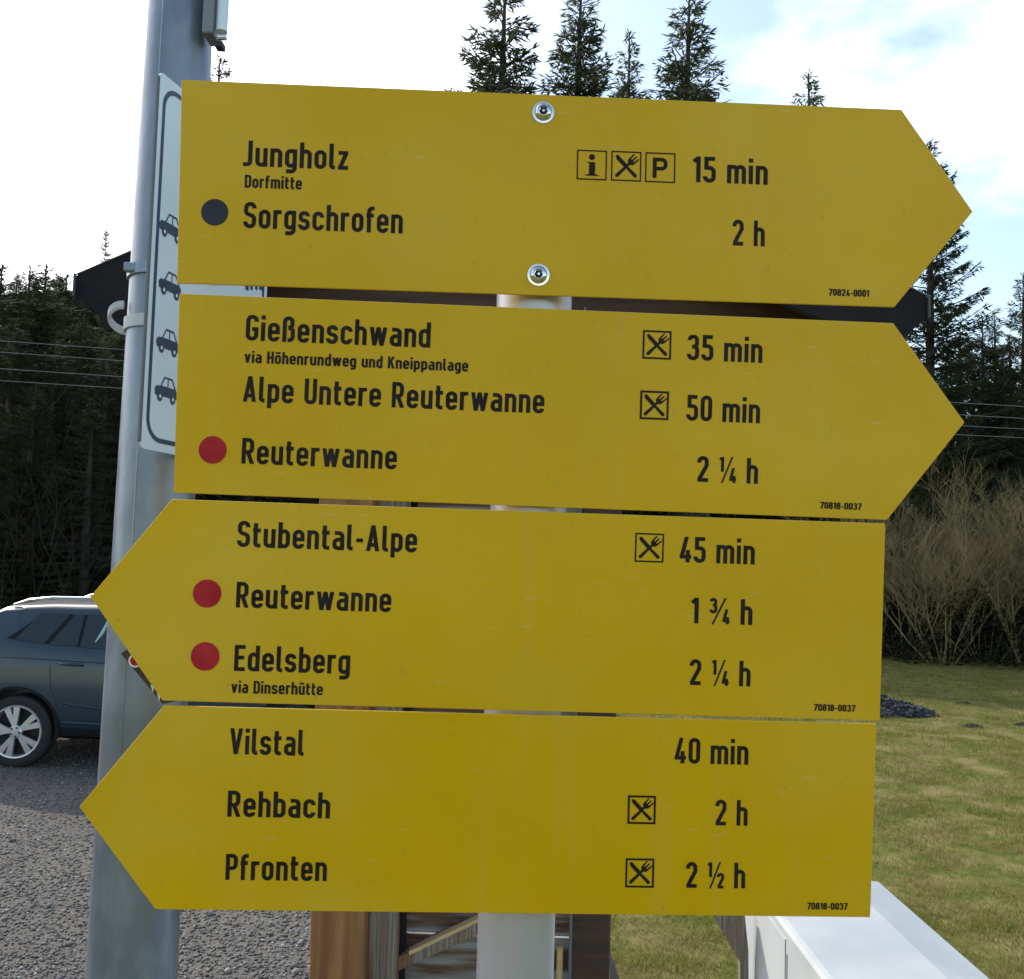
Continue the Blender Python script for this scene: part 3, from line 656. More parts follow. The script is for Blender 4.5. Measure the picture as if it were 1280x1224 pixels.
# clamps round the mast
for py in (337, 403):
    zc = W(170, py, 1.70).z; c = base+zslope*zc; r = mrad(zc)
    MB().lathe([(r+.0005, -.011), (r+.005, -.011), (r+.005, .011), (r+.0005, .011)], c, zslope, 36).build('clamp_band', M['galv'] if py == 337 else M['painted'], psign, smooth=True)
    p = c+Vector((-r*.72, -r*.80, 0)) if py == 337 else c+Vector((r*.8, -r*.6, 0))
    MB().box(p, .022, .016, .016).build('clamp_lug', M['galv'], psign, bevel=.002)
    a_ = c+Vector((r+.002, -.01, 0)); MB().box((a_.x+.012, a_.y, a_.z), .03, .03, .02).build('clamp_bracket', M['galv'], psign)
zc = W(150, 402, 1.72).z; c = W(158, 402, 1.72)
arc = [c+Vector((-.034*math.sin(t), -.018*math.cos(t), .022*math.cos(t))) for t in np.linspace(0, math.pi, 12)]
MB().prism([arc[i] for i in range(12)]+[p+Vector((0, .003, 0))+(c-p)*.12 for p in arc[::-1]], (0, .0, .012)).build('loose_strap', M['painted'], psign)

# ================================================================== SHELTER BOARD (wood, behind the signs)
KY = 2.30
kb = W(575, 1224, KY); sh = thing('notice_board_shelter', 'wooden notice board shelter with dark gabled roof standing behind the yellow signs', 'shelter', (kb.x, KY, 0))
def rect_y(px0, px1, z0, z1, Y, dY, name, m_, bevel=.004, py=1190):
    a = W(px0, py, Y); b = W(px1, py, Y)
    return MB().box(((a.x+b.x)/2, Y+dY/2, (z0+z1)/2), b.x-a.x, dY, z1-z0).build(name, m_, sh, bevel=bevel)
def leanpost(px0t, px1t, px0b, px1b, Y, dY, name, m_):       # from the pixel row 385 down through row 1224 to the ground
    a = W(px0t, 385, Y); b = W(px1t, 385, Y); c = W(px0b, 1224, Y); d = W(px1b, 1224, Y)
    k1 = (a-c)/(a.z-c.z); k2 = (b-d)/(b.z-d.z); p = c-k1*c.z; q = d-k2*d.z
    return MB().prism([p, q, b, a], (0, dY, 0)).build(name, m_, sh, bevel=.005)
leanpost(404, 470, 386, 455, KY, .12, 'post', M['orange'])
leanpost(473, 512, 457, 497, KY+.05, .11, 'inner_post', M['grey_wood'])
leanpost(736, 784, 714, 762, KY+.04, .10, 'post', M['browndark'])
a = W(712, 1224, KY); b = W(731, 385, KY); k1 = (b-a)/(b.z-a.z)
MB().beam(a-k1*(a.z-.4), b, .006, .02, Vector((0, 1, 0))).build('metal_strip', M['roofedge'], sh)
x0 = W(497, 1190, KY+.12).x; x1 = W(716, 1190, KY+.12).x
z = .25; k = 0
while z < W(500, 400, KY).z:
    hgt = .155; off = (z-1.2)*.025
    MB().box(((x0+x1)/2+off, KY+.135+.006*((k*7) % 3), z+hgt/2), x1-x0+.03, .024, hgt-.008).build('plank', M['plank'], sh, bevel=.003)
    z += hgt; k += 1
# frame upright and diagonal brace in front of the planks
a = W(506, 1224, KY+.09); b = W(519, 640, KY+.09); MB().beam(a-Vector((0, 0, .8)), b, .012, .03, Vector((0, 1, 0))).build('batten', M['roofdark'], sh)
a = W(497, 1201, KY+.08); b = W(640, 1136, KY+.08); MB().beam(a, b, .05, .030).build('brace', M['grey_wood'], sh, bevel=.002)
a = W(512, 1189, KY+.068); b = W(640, 1128, KY+.068); MB().beam(a, b, .028, .008).build('brace_lit_edge', M['yellow_wood'], sh)  # paler strip: sunlight on the brace's top edge painted as colour
a = W(701, 1224, KY+.05); MB().tube([a-Vector((0, 0, .5)), W(700, 1184, KY+.05)], .0075, 10).build('stake', M['yellow_wood'], sh, smooth=True)
# tie beam and gable boards
tb0 = W(322, 345, KY); tb1 = W(1140, 392, KY)
MB().beam(W(322, 372, KY+.03), W(1130, 402, KY+.03), .05, .11).build('tie_beam', M['browndark'], sh, bevel=.004)
peak = W(637, 114, KY-.12); pl = W(96, 343, KY-.12); pr = W(1159, 370, KY-.12)
wg = peak.z-max(pl.z, pr.z)
nb = 14
for i in range(nb):
    u0 = -.96+i*1.92/nb; u1 = u0+1.92/nb-.012; xm = peak.x; half = (pr.x-pl.x)/2
    zz = lambda u: peak.z-abs(u)*wg-.02
    zb = tb0.z-.0
    za, zc_ = zz(u0), zz(u1)
    if max(za, zc_) < zb: continue
    za = max(za, zb+.004); zc_ = max(zc_, zb+.004)
    pts = [Vector((xm+u0*half, KY+.09, zb-.10)), Vector((xm+u1*half, KY+.09, zb-.10)), Vector((xm+u1*half, KY+.09, zc_))]
    if u0 < 0 < u1: pts.append(Vector((xm, KY+.09, peak.z-.02)))
    pts.append(Vector((xm+u0*half, KY+.09, za)))
    MB().prism(pts, (0, .018, 0)).build('gable_board', M['browndark'], sh)
for end, sgn in ((pl, -1), (pr, 1)):
    d = (end-peak).normalized(); ln = (end-peak).length; nrm = Vector((-d.z, 0, d.x)); nrm = nrm if nrm.z < 0 else -nrm
    dn = Vector((0, 0, -1))
    # bargeboard with a quarter round cut at the lower end
    low = [(93, 371), (104, 376), (116, 385), (126, 397), (132, 411)] if sgn < 0 else [(1160, 398), (1150, 403), (1140, 411), (1131, 422), (1125, 436)]
    P = [peak, end]+[W(x, y, KY-.12) for x, y in low]+[peak+dn*.24]
    MB().prism([p+Vector((0, 0, -.003)) for p in P], (0, .025, 0)).build('bargeboard', M['roofdark'], sh)
    MB().beam(peak+Vector((0, -.004, .002)), end+Vector((0, .004, .0)), .014, .0022).build('roof_edging', M['roofedge'], sh)
    MB().beam(end+Vector((sgn*.002, -.004, 0)), end+Vector((sgn*.002, -.004, -.052)), .0022, .012, Vector((0, 1, 0))).build('roof_edging', M['roofedge'], sh)
    e2 = end+Vector((0, .50, 0)); p2 = peak+Vector((0, .50, 0)); y_ = Vector((0, .027, 0))
    for s4 in range(6):
        a0 = peak.lerp(end, s4/6)+y_; a1 = peak.lerp(end, (s4+1)/6-.004)+y_
        MB().prism([a0, a1, a1+Vector((0, .47, 0)), a0+Vector((0, .47, 0))], (0, 0, -.022)).build('roof_board', M['roofdark'], sh)

# ================================================================== WHITE METAL BOX right
ZT = 1.25
A = G(973, 1148, ZT); B = G(1035, 1224, ZT); C = G(1104, 1091, ZT); D_ = G(1250, 1224, ZT); E = G(1091, 1130, ZT); E2 = G(1181, 1220, ZT)
xl = (A.x+B.x)/2; xr = (C.x+D_.x)/2; xm = (E.x+E2.x)/2; yf = C.y; yn = 1.25
box = thing('white_box', 'long white painted metal box, right edge sloped to look shaded, on the meadow behind the lowest sign', 'box', (xl, yf, 0))
xin = xm; 
prof = [(xl, 0.02), (xl, ZT-.012), (xl+.006, ZT-.003), (xl+.016, ZT), (xin-.004, ZT), (xin+.004, ZT-.002), (xr, ZT-.028), (xr, 0.02)]  # right slope shaped to turn the strip bluish, like a shadow lying there
MB().prism([Vector((x, yn, z)) for x, z in prof], (0, yf-yn, 0)).build('housing', M['painted'], box)
MB().prism([Vector((x, yf+.002, z)) for x, z in [(xl, .02), (xl, ZT), (xr, ZT-.028), (xr, .02)]], (0, .006, 0)).build('end_plate', M['painted'], box)
for yj in (2.343, ):
    MB().box((xl-.0005, yj, .60), .002, .004, 1.18).build('shadow_edge_strip', M['backing'], box)  # thin dark strip drawn where a shadow edge crosses the side
c1 = W(955, 1190, 2.50); MB().box((xl-.0012, 2.52, .62), .0024, .33, 1.2).build('added_end_panel', M['painted'], box, bevel=.001)  # end panel added to set off the stretch that lies in shadow
for zz_ in (1.19, .9):
    for yy_ in (2.66,): MB().lathe([(.006, 0), (.006, .002), (0, .004)], (xl-.0024, yy_, zz_), (-1, 0, 0), 10).build('screw', M['alu'], box, smooth=True)
# weathered plank leaning at the box
p = [W(889, 1140, 2.62), W(931, 1140, 2.62), W(936, 1190, 2.62), W(936, 1300, 2.62), W(927, 1300, 2.62), W(925, 1203, 2.62)]
o = MB().prism(p, (0, .03, 0)).build('leaning_plank', M['grey_wood'], bevel=.003); 
p2 = W(930, 1300, 2.62); MB
tag(o, 'weathered grey plank end leaning against the left side of the white box', 'plank')
# the plank continues to the ground as a stake
o2 = MB().prism([W(927, 1300.5, 2.62), W(936, 1300.5, 2.62), Vector((W(936, 1300, 2.62).x, 2.62, 0)), Vector((W(927, 1300, 2.62).x, 2.62, 0))], (0, .03, 0)).build('plank_foot', M['grey_wood'], o)
o3 = W(769, 1222, KY+.10)
t = MB().prism([W(763, 1190, 2.42), W(775, 1226, 2.42), W(790, 1300, 2.42), W(761, 1300, 2.42)], (0, .04, 0)).build('stone_slab', M['grey_wood']); tag(t, 'small pale board end beside the dark shelter post', 'board')
for q in range(1):
    a = W(775, 1300.5, 2.42); MB().box((a.x, 2.44, a.z/2), .03, .03, a.z).build('board_foot', M['grey_wood'], t)

# ================================================================== RUBBLE AND MOLEHILLS
def heap(name, label, cat, c, rx, ry, h, n, smin, smax, m_, group=None):
    t = thing(name, label, cat, (c.x, c.y, 0), group); r = random.Random(int(c.x*100)); mb = MB()
    vs = [(c.x, c.y, h*.8)]; k = 18
    for ring in (1, 2, 3):
        for j in range(k):
            a = 6.283*j/k; q = ring/3; j_ = 1+.15*r.uniform(-1, 1)
            vs.append((c.x+math.cos(a)*rx*q*j_, c.y+math.sin(a)*ry*q*j_, h*.8*(1-q)**1.0*(1+.2*r.uniform(-1, 1))-(.02 if ring == 3 else 0)))
    fs = [(0, 1+j, 1+(j+1) % k) for j in range(k)]
    for g_ in range(2):
        for j in range(k):
            a = 1+g_*k+j; b = 1+g_*k+(j+1) % k; fs.append((a, a+k, b+k, b))
    mb.add(vs, fs).build('mound', m_, t, smooth=True)
    q = MB()
    for i in range(n):
        a = r.uniform(0, 6.28); d = r.random()**.6; s_ = r.uniform(smin, smax); p = Vector((c.x+math.cos(a)*rx*d, c.y+math.sin(a)*ry*d, h*.8*(1-d)+s_*.2))
        Rm_ = Matrix.Rotation(r.uniform(0, 6), 3, 'Z') @ Matrix.Rotation(r.uniform(0, 6), 3, 'X'); q.box(p, s_, s_*.8, s_*.6, Rm_, r.uniform(.5, .9))
    o = q.build('clods', m_, t); o['kind'] = 'stuff'
heap('rubble_pile', 'heap of dark broken rubble lying on the meadow at the right end of the signs', 'rubble', G(1085, 890), 1.02, .55, .36, 1100, .015, .075, M['soil'])
for px, py, lb in ((1216, 909, 'dark molehill in the meadow right of the rubble'), (1278, 907, 'flat dark soil patch at the right picture edge'), (1205, 880, 'small low soil patch behind the molehill'), (1262, 1165, 'tiny tuft of dark soil close to the white box')):
    c = G(px, py); sc = {1216: .15, 1278: .13, 1205: .12, 1262: .03}[px]
    heap('molehill', lb, 'molehill', c, sc, sc*.5, sc*.34, 60, sc*.08, sc*.25, M['soil'] if px != 1262 else M['soil'], None)

# ================================================================== STROKE FONT
T_ = .150
l_, r_, b_, x_, c_, C_ = .071, .349, .071, .654, .929, .371
G_ = {}
def g(ch, w_, *st): G_[ch] = (w_, st)
OV = ('c', [(l_, b_, .139), (r_, b_, .139), (r_, x_, .139), (l_, x_, .139)])
ARC = ('o', [(l_, .45, 0), (l_, x_, .13), (r_, x_, .13), (r_, 0, 0)])
def ln(*p): return ('o', [(a, b, 0) for a, b in p])
def dg_(a, b, c, d, t=None): return ('d', [(a, b, 0), (c, d, 0)])+((t,) if t else ())
g('o', .42, OV); g('n', .42, ln((l_, 0), (l_, .725)), ARC); g('h', .42, ln((l_, 0), (l_, 1)), ARC)
g('m', .66, ln((l_, 0), (l_, .725)), ('o', [(l_, .45, 0), (l_, x_, .12), (.33, x_, .12), (.33, 0, 0)]), ('o', [(.33, .45, 0), (.33, x_, .12), (.589, x_, .12), (.589, 0, 0)]))
g('u', .42, ('o', [(l_, .725, 0), (l_, b_, .13), (r_, b_, .13), (r_, .28, 0)]), ln((r_, 0), (r_, .725)))
g('r', .30, ln((l_, 0), (l_, .725)), ('o', [(l_, .45, 0), (l_, x_, .13), (.30, x_, 0)]))
g('i', .142, ln((l_, 0), (l_, .725)), ln((l_, .84), (l_, 1.0)))
g('l', .21, ('o', [(l_, 1, 0), (l_, b_, .09), (.21, b_, 0)]))
g('z', .36, ln((.01, x_), (.35, x_)), dg_(.285, .65, .075, .075), ln((.0, b_), (.36, b_)))
g('g', .42, OV, ('o', [(r_, .725, 0), (r_, -.145, .13), (.05, -.145, 0)]))
g('e', .42, ('o', [(l_, .36, 0), (r_, .36, 0), (r_, x_, .139), (l_, x_, .139), (l_, b_, .139), (r_, b_, .139), (r_, .19, 0)]))
g('a', .42, ('o', [(.07, x_, 0), (r_, x_, .13), (r_, 0, 0)]), ('o', [(r_, .40, 0), (l_, .40, .13), (l_, b_, .13), (r_, b_, 0)]))
g('s', .40, ('o', [(.33, .53, 0), (.33, x_, .12), (l_, x_, .12), (l_, .385, .12), (.335, .335, .12), (.335, b_, .13), (.055, b_, .13), (.055, .21, 0)]))
g('c', .41, ('o', [(r_, .50, 0), (r_, x_, .139), (l_, x_, .139), (l_, b_, .139), (r_, b_, .139), (r_, .22, 0)]))
g('d', .42, OV, ln((r_, 0), (r_, 1))); g('b', .42, OV, ln((l_, 0), (l_, 1))); g('p', .42, OV, ln((l_, -.22), (l_, .725)))
g('t', .29, ('o', [(.10, .93, 0), (.10, b_, .10), (.28, b_, 0)]), ln((0, x_), (.28, x_)))
g('f', .29, ('o', [(.10, 0, 0), (.10, .929, .12), (.29, .929, 0)]), ln((0, x_), (.27, x_)))
g('w', .64, dg_(.075, .725, .19, 0), dg_(.19, 0, .32, .725), dg_(.32, .725, .45, 0), dg_(.45, 0, .565, .725))
g('v', .43, dg_(.075, .725, .215, 0), dg_(.215, 0, .355, .725))
g('A', .48, dg_(.075, 0, .24, 1), dg_(.24, 1, .405, 0), ln((.11, .24), (.35, .24)))
g('V', .48, dg_(.075, 1, .24, 0), dg_(.24, 0, .405, 1))
g('J', .33, ('o', [(.25, 1, 0), (.25, b_, .11), (0, b_, 0)]))
g('D', .44, ('c', [(l_, b_, 0), (C_, b_, .15), (C_, c_, .15), (l_, c_, 0)]))
g('S', .44, ('o', [(.37, .76, 0), (.37, c_, .148), (l_, c_, .148), (l_, .56, .14), (C_, .455, .14), (C_, b_, .148), (.06, b_, .148), (.06, .25, 0)]))
g('G', .44, ('o', [(C_, .74, 0), (C_, c_, .148), (l_, c_, .148), (l_, b_, .148), (C_, b_, .148), (C_, .45, 0), (.22, .45, 0)]))
g('U', .44, ('o', [(l_, 1, 0), (l_, b_, .148), (C_, b_, .148), (C_, 1, 0)]))
g('H', .44, ln((l_, 0), (l_, 1)), ln((C_, 0), (C_, 1)), ln((l_, .5), (C_, .5)))
g('K', .45, ln((l_, 0), (l_, 1)), dg_(.38, 1, .13, .44), dg_(.20, .60, .385, 0))
g('E', .39, ln((.39, c_), (l_, c_), (l_, b_), (.39, b_)), ln((l_, .52), (.35, .52)))
g('P', .43, ln((l_, 0), (l_, 1)), ('o', [(l_, c_, 0), (.36, c_, .145), (.36, .45, .145), (l_, .45, 0)]))
g('R', .45, ln((l_, 0), (l_, 1)), ('o', [(l_, c_, 0), (.36, c_, .145), (.36, .45, .145), (l_, .45, 0)]), dg_(.22, .46, .385, 0))
g('ß', .44, ('o', [(l_, 0, 0), (l_, c_, .14), (.34, c_, .13), (.34, .58, .10), (.20, .56, 0)]), ('o', [(.20, .545, 0), (C_, .54, .13), (C_, b_, .14), (.19, b_, 0)]))
um = (ln((.12, .83), (.12, .98)), ln((.30, .83), (.30, .98)))
G_['ö'] = (.42, G_['o'][1]+um); G_['ü'] = (.42, G_['u'][1]+um)
g('0', .43, ('c', [(l_, b_, .144), (.359, b_, .144), (.359, c_, .144), (l_, c_, .144)]))
g('1', .27, ln((.195, 0), (.195, 1)), ln((.18, .94), (.03, .80)))
g('2', .43, ('o', [(l_, .74, 0), (l_, c_, .14), (.355, c_, .14), (.355, .64, .12), (.085, .10, 0)]), ln((.02, b_), (.42, b_)))
g('3', .43, ('o', [(l_, .78, 0), (l_, c_, .14), (.345, c_, .14), (.345, .53, .13), (.17, .53, 0)]), ('o', [(.17, .525, 0), (.36, .525, .13), (.36, b_, .145), (.06, b_, .145), (.06, .24, 0)]))
g('4', .44, dg_(.26, 1, .085, .22), ln((.01, .22), (.44, .22)), ln((.31, 0), (.31, .48)))
g('5', .43, ln((.40, c_), (.10, c_), (.10, .50)), ('o', [(.10, .57, 0), (.36, .57, .145), (.36, b_, .145), (.06, b_, .145), (.06, .24, 0)]))
g('7', .42, ln((.01, c_), (.37, c_), (.14, 0)))
g('8', .43, ('c', [(.085, .53, .12), (.345, .53, .12), (.345, c_, .12), (.085, c_, .12)]), ('c', [(l_, b_, .13), (.359, b_, .13), (.359, .53, .13), (l_, .53, .13)]))
g('-', .28, ln((.02, .40), (.26, .40)))
def frac(ch, a, b, sep):
    st = []
    for t, p in G_[a][1]: st.append((t, [(x*.58, .42+y*.58, r*.58) for x, y, r in p], .11))
    for t, p in G_[b][1]: st.append((t, [(sep+x*.58, y*.58, r*.58) for x, y, r in p], .11))
    st.append(('o', [(.10, -.02, 0), (sep+.10, 1.02, 0)], .062)); G_[ch] = (sep+.25, tuple(st))
frac('½', '1', '2', .38); frac('¼', '1', '4', .38); frac('¾', '3', '4', .46)
def rounded(path, closed):
    out_ = []; n = len(path)
    for i, (x, y, r) in enumerate(path):
        if r <= 0 or (not closed and i in (0, n-1)): out_.append(Vector((x, y))); continue
        p = Vector((x, y)); a = Vector(path[i-1][:2]); b = Vector(path[(i+1) % n][:2]); da = a-p; db = b-p
        rr = min(r, da.length*.499, db.length*.499) if closed else min(r, da.length*.98, db.length*.98)
        ang = da.angle(db); tl = min(rr/math.tan(ang/2), da.length*.52 if closed else da.length, db.length*.52 if closed else db.length)
        s_ = p+da.normalized()*tl; e_ = p+db.normalized()*tl
        for k in range(7):
            t = k/6; # quadratic-ish arc, pulled toward a circle
            q = s_*(1-t)**2+p*(2*t*(1-t))*1.0+e_*t*t
            w0 = (1-t)**2; w1 = 2*t*(1-t)*math.sin(ang/2); w2 = t*t
            q = (s_*w0+p*w1+e_*w2)/(w0+w1+w2); out_.append(q)
    cl = [out_[0]]
    for q in out_[1:]:
        if (q-cl[-1]).length > .004: cl.append(q)
    if closed and (cl[0]-cl[-1]).length < .004: cl.pop()
    return cl
def ribbon(pts, t, closed, flat=True):
    n = len(pts); L_ = []; R2 = []
    for i in range(n):
        if closed: a, b = pts[i-1], pts[(i+1) % n]
        else: a, b = pts[max(i-1, 0)], pts[min(i+1, n-1)]
        d0 = (pts[i]-a); d1 = (b-pts[i])
        if d0.length < 1e-6: d0 = d1
        if d1.length < 1e-6: d1 = d0
        d0 = d0.normalized(); d1 = d1.normalized(); n0 = Vector((-d0.y, d0.x)); n1 = Vector((-d1.y, d1.x)); m_ = n0+n1
        m_ = m_.normalized() if m_.length > 1e-4 else n0; k = min(1/max(m_.dot(n0), .35), 2.2)
        L_.append(pts[i]+m_*t/2*k); R2.append(pts[i]-m_*t/2*k)
    fs = []; N_ = n if closed else n-1
    for i in range(N_): j = (i+1) % n; fs.append((i, n+i, n+j, j))
    return L_+R2, fs
TXT = []
def text_mesh(mb, s, O, ex, ey, nrm, cap, width, bold=1.0):
    nat = 0; gap = .105
    for i, ch in enumerate(s): nat += (.20 if ch == ' ' else G_[ch][0])+gap
    nat -= gap; sx = width/(nat*cap); x = 0; TXT.append((s, round(sx, 2))); zz = 0
    for ch in s:
        if ch == ' ': x += .20+gap; continue
        w_, st = G_[ch]
        for k, q in enumerate(st):
            t = (q[2] if len(q) > 2 else T_)*bold
            if q[0] == 'd':
                (a0, b0, _), (a1, b1, _) = q[1]; hx = t/2*math.hypot(a1-a0, b1-b0)/abs(b1-b0)*.97
                mb.add([O+ex*((x+a)*cap*sx)+ey*(b*cap)+nrm*(.00035+.00003*k) for a, b in ((a0-hx, b0), (a0+hx, b0), (a1+hx, b1), (a1-hx, b1))], [(0, 1, 2, 3)]); continue
            pts = rounded(q[1], q[0] == 'c'); vs, fs = ribbon(pts, t, q[0] == 'c')
            mb.add([O+ex*((x+p.x)*cap*sx)+ey*(p.y*cap)+nrm*(.00035+.00003*k) for p in vs], fs)
        x += w_+gap

# ================================================================== HIKING SIGNS
pt = PL(714-47+1, 372, .052); pb = PL(596+47.5, 1224, .052)
kk = (pt-pb)/(pt.z-pb.z); z_top = PL(650, 150, .05).z
PR = .0400
pbase = pb-kk*pb.z
post = thing('signpost', 'round galvanised signpost carrying the four yellow signs', 'post', pbase)
MB().tube([pbase, pbase+kk*z_top], PR, 48).build('tube', M['post'], post, smooth=True)
MB().lathe([(PR+.001, -.03), (PR+.003, -.028), (PR+.003, 0), (PR*.8, .006), (0, .008)], pbase+kk*z_top, kk, 32).build('cap', M['plastic'], post, smooth=True)
# thin pink line on the post
a = math.radians(-95)
MB().tube([pbase+kk*z+Vector((math.cos(a)*(PR-.0030), math.sin(a)*(PR-.0030), 0)) for z in (.9, 1.3, 1.8)], .0034, 8).build('pink_line', mat('pink_line', (.50, .36, .42), .5), post)
def lerp2(a, b, t): return a+(b-a)*t
def sign(corners, texts, dots, boxes, bolts, label, back=False):
    cs = [PL(x, y) for x, y in corners['poly']]
    TL, TR, BR, BL = [PL(*corners[k]) for k in ('TL', 'TR', 'BR', 'BL')]
    c0 = sum(cs, Vector())/len(cs); root = thing('hiking_sign', label, 'sign', c0)
    nrm = -PN
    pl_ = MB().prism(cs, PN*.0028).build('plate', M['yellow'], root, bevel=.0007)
    def axes(px, py):
        t = (py-corners['TL'][1])/(corners['BL'][1]-corners['TL'][1])
        ex = lerp2((TR-TL).normalized(), (BR-BL).normalized(), t).normalized(); ey = nrm.cross(ex).normalized()
        return ex, (ey if ey.z > 0 else -ey)
    for s, xl, yb, xr_, cap in texts:
        O = PL(xl, yb); ex, ey = axes(xl, yb); capw = (PL(xl, yb-cap)-O).length
        Rp = PL(xr_, yb+.03*(xr_-xl)); width = (Rp-O).dot(ex)
        mb = MB(); small = cap < 12
        text_mesh(mb, s, O, ex, ey, nrm, capw, width, 1.25 if small else (1.12 if cap < 20 else 1.0))
        mb.build('lettering', M['ink'], root, label='lettering '+s)
    for cx, cy, r, m_ in dots:
        O = PL(cx, cy); ex, ey = axes(cx, cy); rr = (PL(cx+r, cy)-O).length
        MB().add([O+(ex*math.cos(t)+ey*math.sin(t))*rr+nrm*.0004 for t in np.linspace(0, 2*math.pi, 41)[:-1]], [tuple(range(40))]).build('trail_dot', m_, root, label='dark round trail mark' if m_ == M['inkdot'] else 'red round trail mark')
    for kind_, x0, y0, x1, y1, th in boxes:                       # pixel box: left, top, right, bottom
        O = PL((x0+x1)/2, (y0+y1)/2); ex, ey = axes(x0, y0); hw = (PL(x1, y1)-PL(x0, y1)).length/2-.0008; hv = hw
        th *= .0010
        def Q(u, v, o=.0004): return O+ex*(u*hw)+ey*(v*hv)+nrm*o
        mb = MB(); k = 1-th/hw
        o4 = [(-1, -1), (1, -1), (1, 1), (-1, 1)]
        mb.add([Q(u, v) for u, v in o4]+[Q(u*k, v*k) for u, v in o4], [(i, (i+1) % 4, 4+(i+1) % 4, 4+i) for i in range(4)])
        def poly(p, o=.0004): mb.add([Q(u, v, o) for u, v in p], [tuple(range(len(p)))])
        def rot(p, a, cx=0, cy=0):
            a = math.radians(a); return [(cx+u*math.cos(a)-v*math.sin(a), cy+u*math.sin(a)+v*math.cos(a)) for u, v in p]
        if kind_ == 'X':
            # knife from upper left to lower right
            kn = [(-1.02, .0), (-.94, .15), (-.10, .14), (.0, .08), (.90, .12), (1.0, .0), (.90, -.12), (.0, -.09), (-.1, -.13), (-.80, -.12)]
            poly(rot(kn, -45, 0, -.02), .00052)
            fk = [(-1.0, .0), (-.90, .12), (.10, .08), (.26, .09), (.38, .24), (.58, .26), (.58, -.26), (.38, -.24), (.26, -.09), (.10, -.08), (-.90, -.12)]
            poly(rot(fk, 45, 0, -.02))
            for v in (-.20, 0, .20): poly(rot([(.575, v-.06), (.575, v+.06), (.96, v*1.15+.04), (.96, v*1.15-.04)], 45, 0, -.02))
        elif kind_ == 'i':
            poly([(.0+.20*math.cos(t), .54+.20*math.sin(t)) for t in np.linspace(0, 6.283, 21)[:-1]])
            poly([(-.40, .20), (-.18, .14), (-.18, -.60), (-.46, -.68), (-.46, -.72), (.46, -.72), (.46, -.68), (.22, -.60), (.22, .20)])
        elif kind_ == 'P':
            poly([(-.50, -.70), (-.24, -.70), (-.24, .66), (-.50, .66)])
            vs = []; 
            pts = rounded([(-.24, .54, 0), (.36, .54, .27), (.36, -.07, .27), (-.24, -.07, 0)], False); vv, ff = ribbon(pts, .24, False)
            mb.add([Q(p.x, p.y, .00044) for p in vv], ff)
        mb.build({'X': 'restaurant_symbol', 'i': 'information_symbol', 'P': 'parking_symbol'}[kind_], M['ink'], root)
    for bx, by in bolts:
        O = PL(bx, by); bo = MB().lathe([(.0112, 0), (.0112, .0012), (.0090, .0014), (.0088, .003), (.0074, .0052), (.0050, .0064), (.0047, .0064), (.0045, .0035), (0, .0035)], O, nrm, 32).build('bolt', M['chrome'], root, smooth=True)
        MB().lathe([(.0044, .0036), (0, .0037)], O, nrm, 6).build('socket', M['dark'], bo)
        MB().lathe([(.0014, .0037), (.0013, .0060), (0, .0061)], O, nrm, 10).build('pin', M['chrome'], bo)
    # clamp behind the plate
    for f_ in (.22, .80):
        py = lerp2(corners['TL'][1], corners['BL'][1], f_)+12; zc = PL(650, py).z; cpt = pbase+kk*zc
        MB().lathe([(PR+.0006, -.012), (PR+.004, -.012), (PR+.004, .012), (PR+.0006, .012)], cpt, kk, 36).build('clamp', M['alu'], root, smooth=True)
        MB().box(cpt+Vector((0, -PR-.0045, 0)), .07, .006, .022).build('bracket', M['alu'], root)
    return root
s1 = dict(TL=(227, 99.5), TR=(1127, 137), BR=(1118, 384), BL=(221, 354)); s1['poly'] = [s1['BL'], s1['BR'], (1216, 264.5), s1['TR'], s1['TL']]
s2 = dict(TL=(224, 367), TR=(1117, 404), BR=(1109, 650), BL=(217, 616)); s2['poly'] = [s2['BL'], s2['BR'], (1206, 528), s2['TR'], s2['TL']]
s3 = dict(TL=(215, 624), TR=(1107, 654.5), BR=(1100, 901), BL=(203, 876)); s3['poly'] = [s3['BL'], s3['BR'], s3['TR'], s3['TL'], (113, 746)]
s4 = dict(TL=(205, 882), TR=(1096, 905), BR=(1088, 1147), BL=(194, 1137)); s4['poly'] = [s4['BL'], s4['BR'], s4['TR'], s4['TL'], (99, 1009)]
sign(s1, [('Jungholz', 303.7, 207.5, 435, 32), ('Dorfmitte', 306, 234.5, 377, 15.8), ('Sorgschrofen', 304.5, 285, 503, 32.5), ('15 min', 865.8, 227.6, 959.3, 32), ('2 h', 915.5, 306.7, 955.5, 32), ('70824-0001', 1036, 369.5, 1086, 8.4)],
     [(268.5, 265.5, 17, M['inkdot'])], [('i', 720, 186.5, 759.5, 226.5, 1.3), ('X', 763, 188, 802.5, 228, 1.3), ('P', 805.5, 189.5, 845, 230, 1.3)], [(679, 141), (673, 344)],
     'topmost yellow hiking sign pointing right, reading Jungholz and Sorgschrofen, with two bolts')
sign(s2, [('Gießenschwand', 307, 425.5, 537.7, 32), ('via Höhenrundweg und Kneippanlage', 305.5, 453.3, 585, 15), ('Alpe Untere Reuterwanne', 303.5, 502, 680, 32), ('Reuterwanne', 301.8, 579.5, 495.5, 32), ('35 min', 859, 450, 952.6, 32), ('50 min', 858, 525.6, 949.5, 32), ('2 ¼ h', 871, 602, 947, 32), ('70818-0037', 1025, 635.6, 1076.5, 8.2)],
     [(266, 562.5, 17.5, M['red'])], [('X', 802.3, 412.5, 840, 450, 1.8), ('X', 799, 488, 836.8, 525.4, 2.0)], [],
     'second yellow hiking sign from the top, pointing right, reading Gießenschwand')
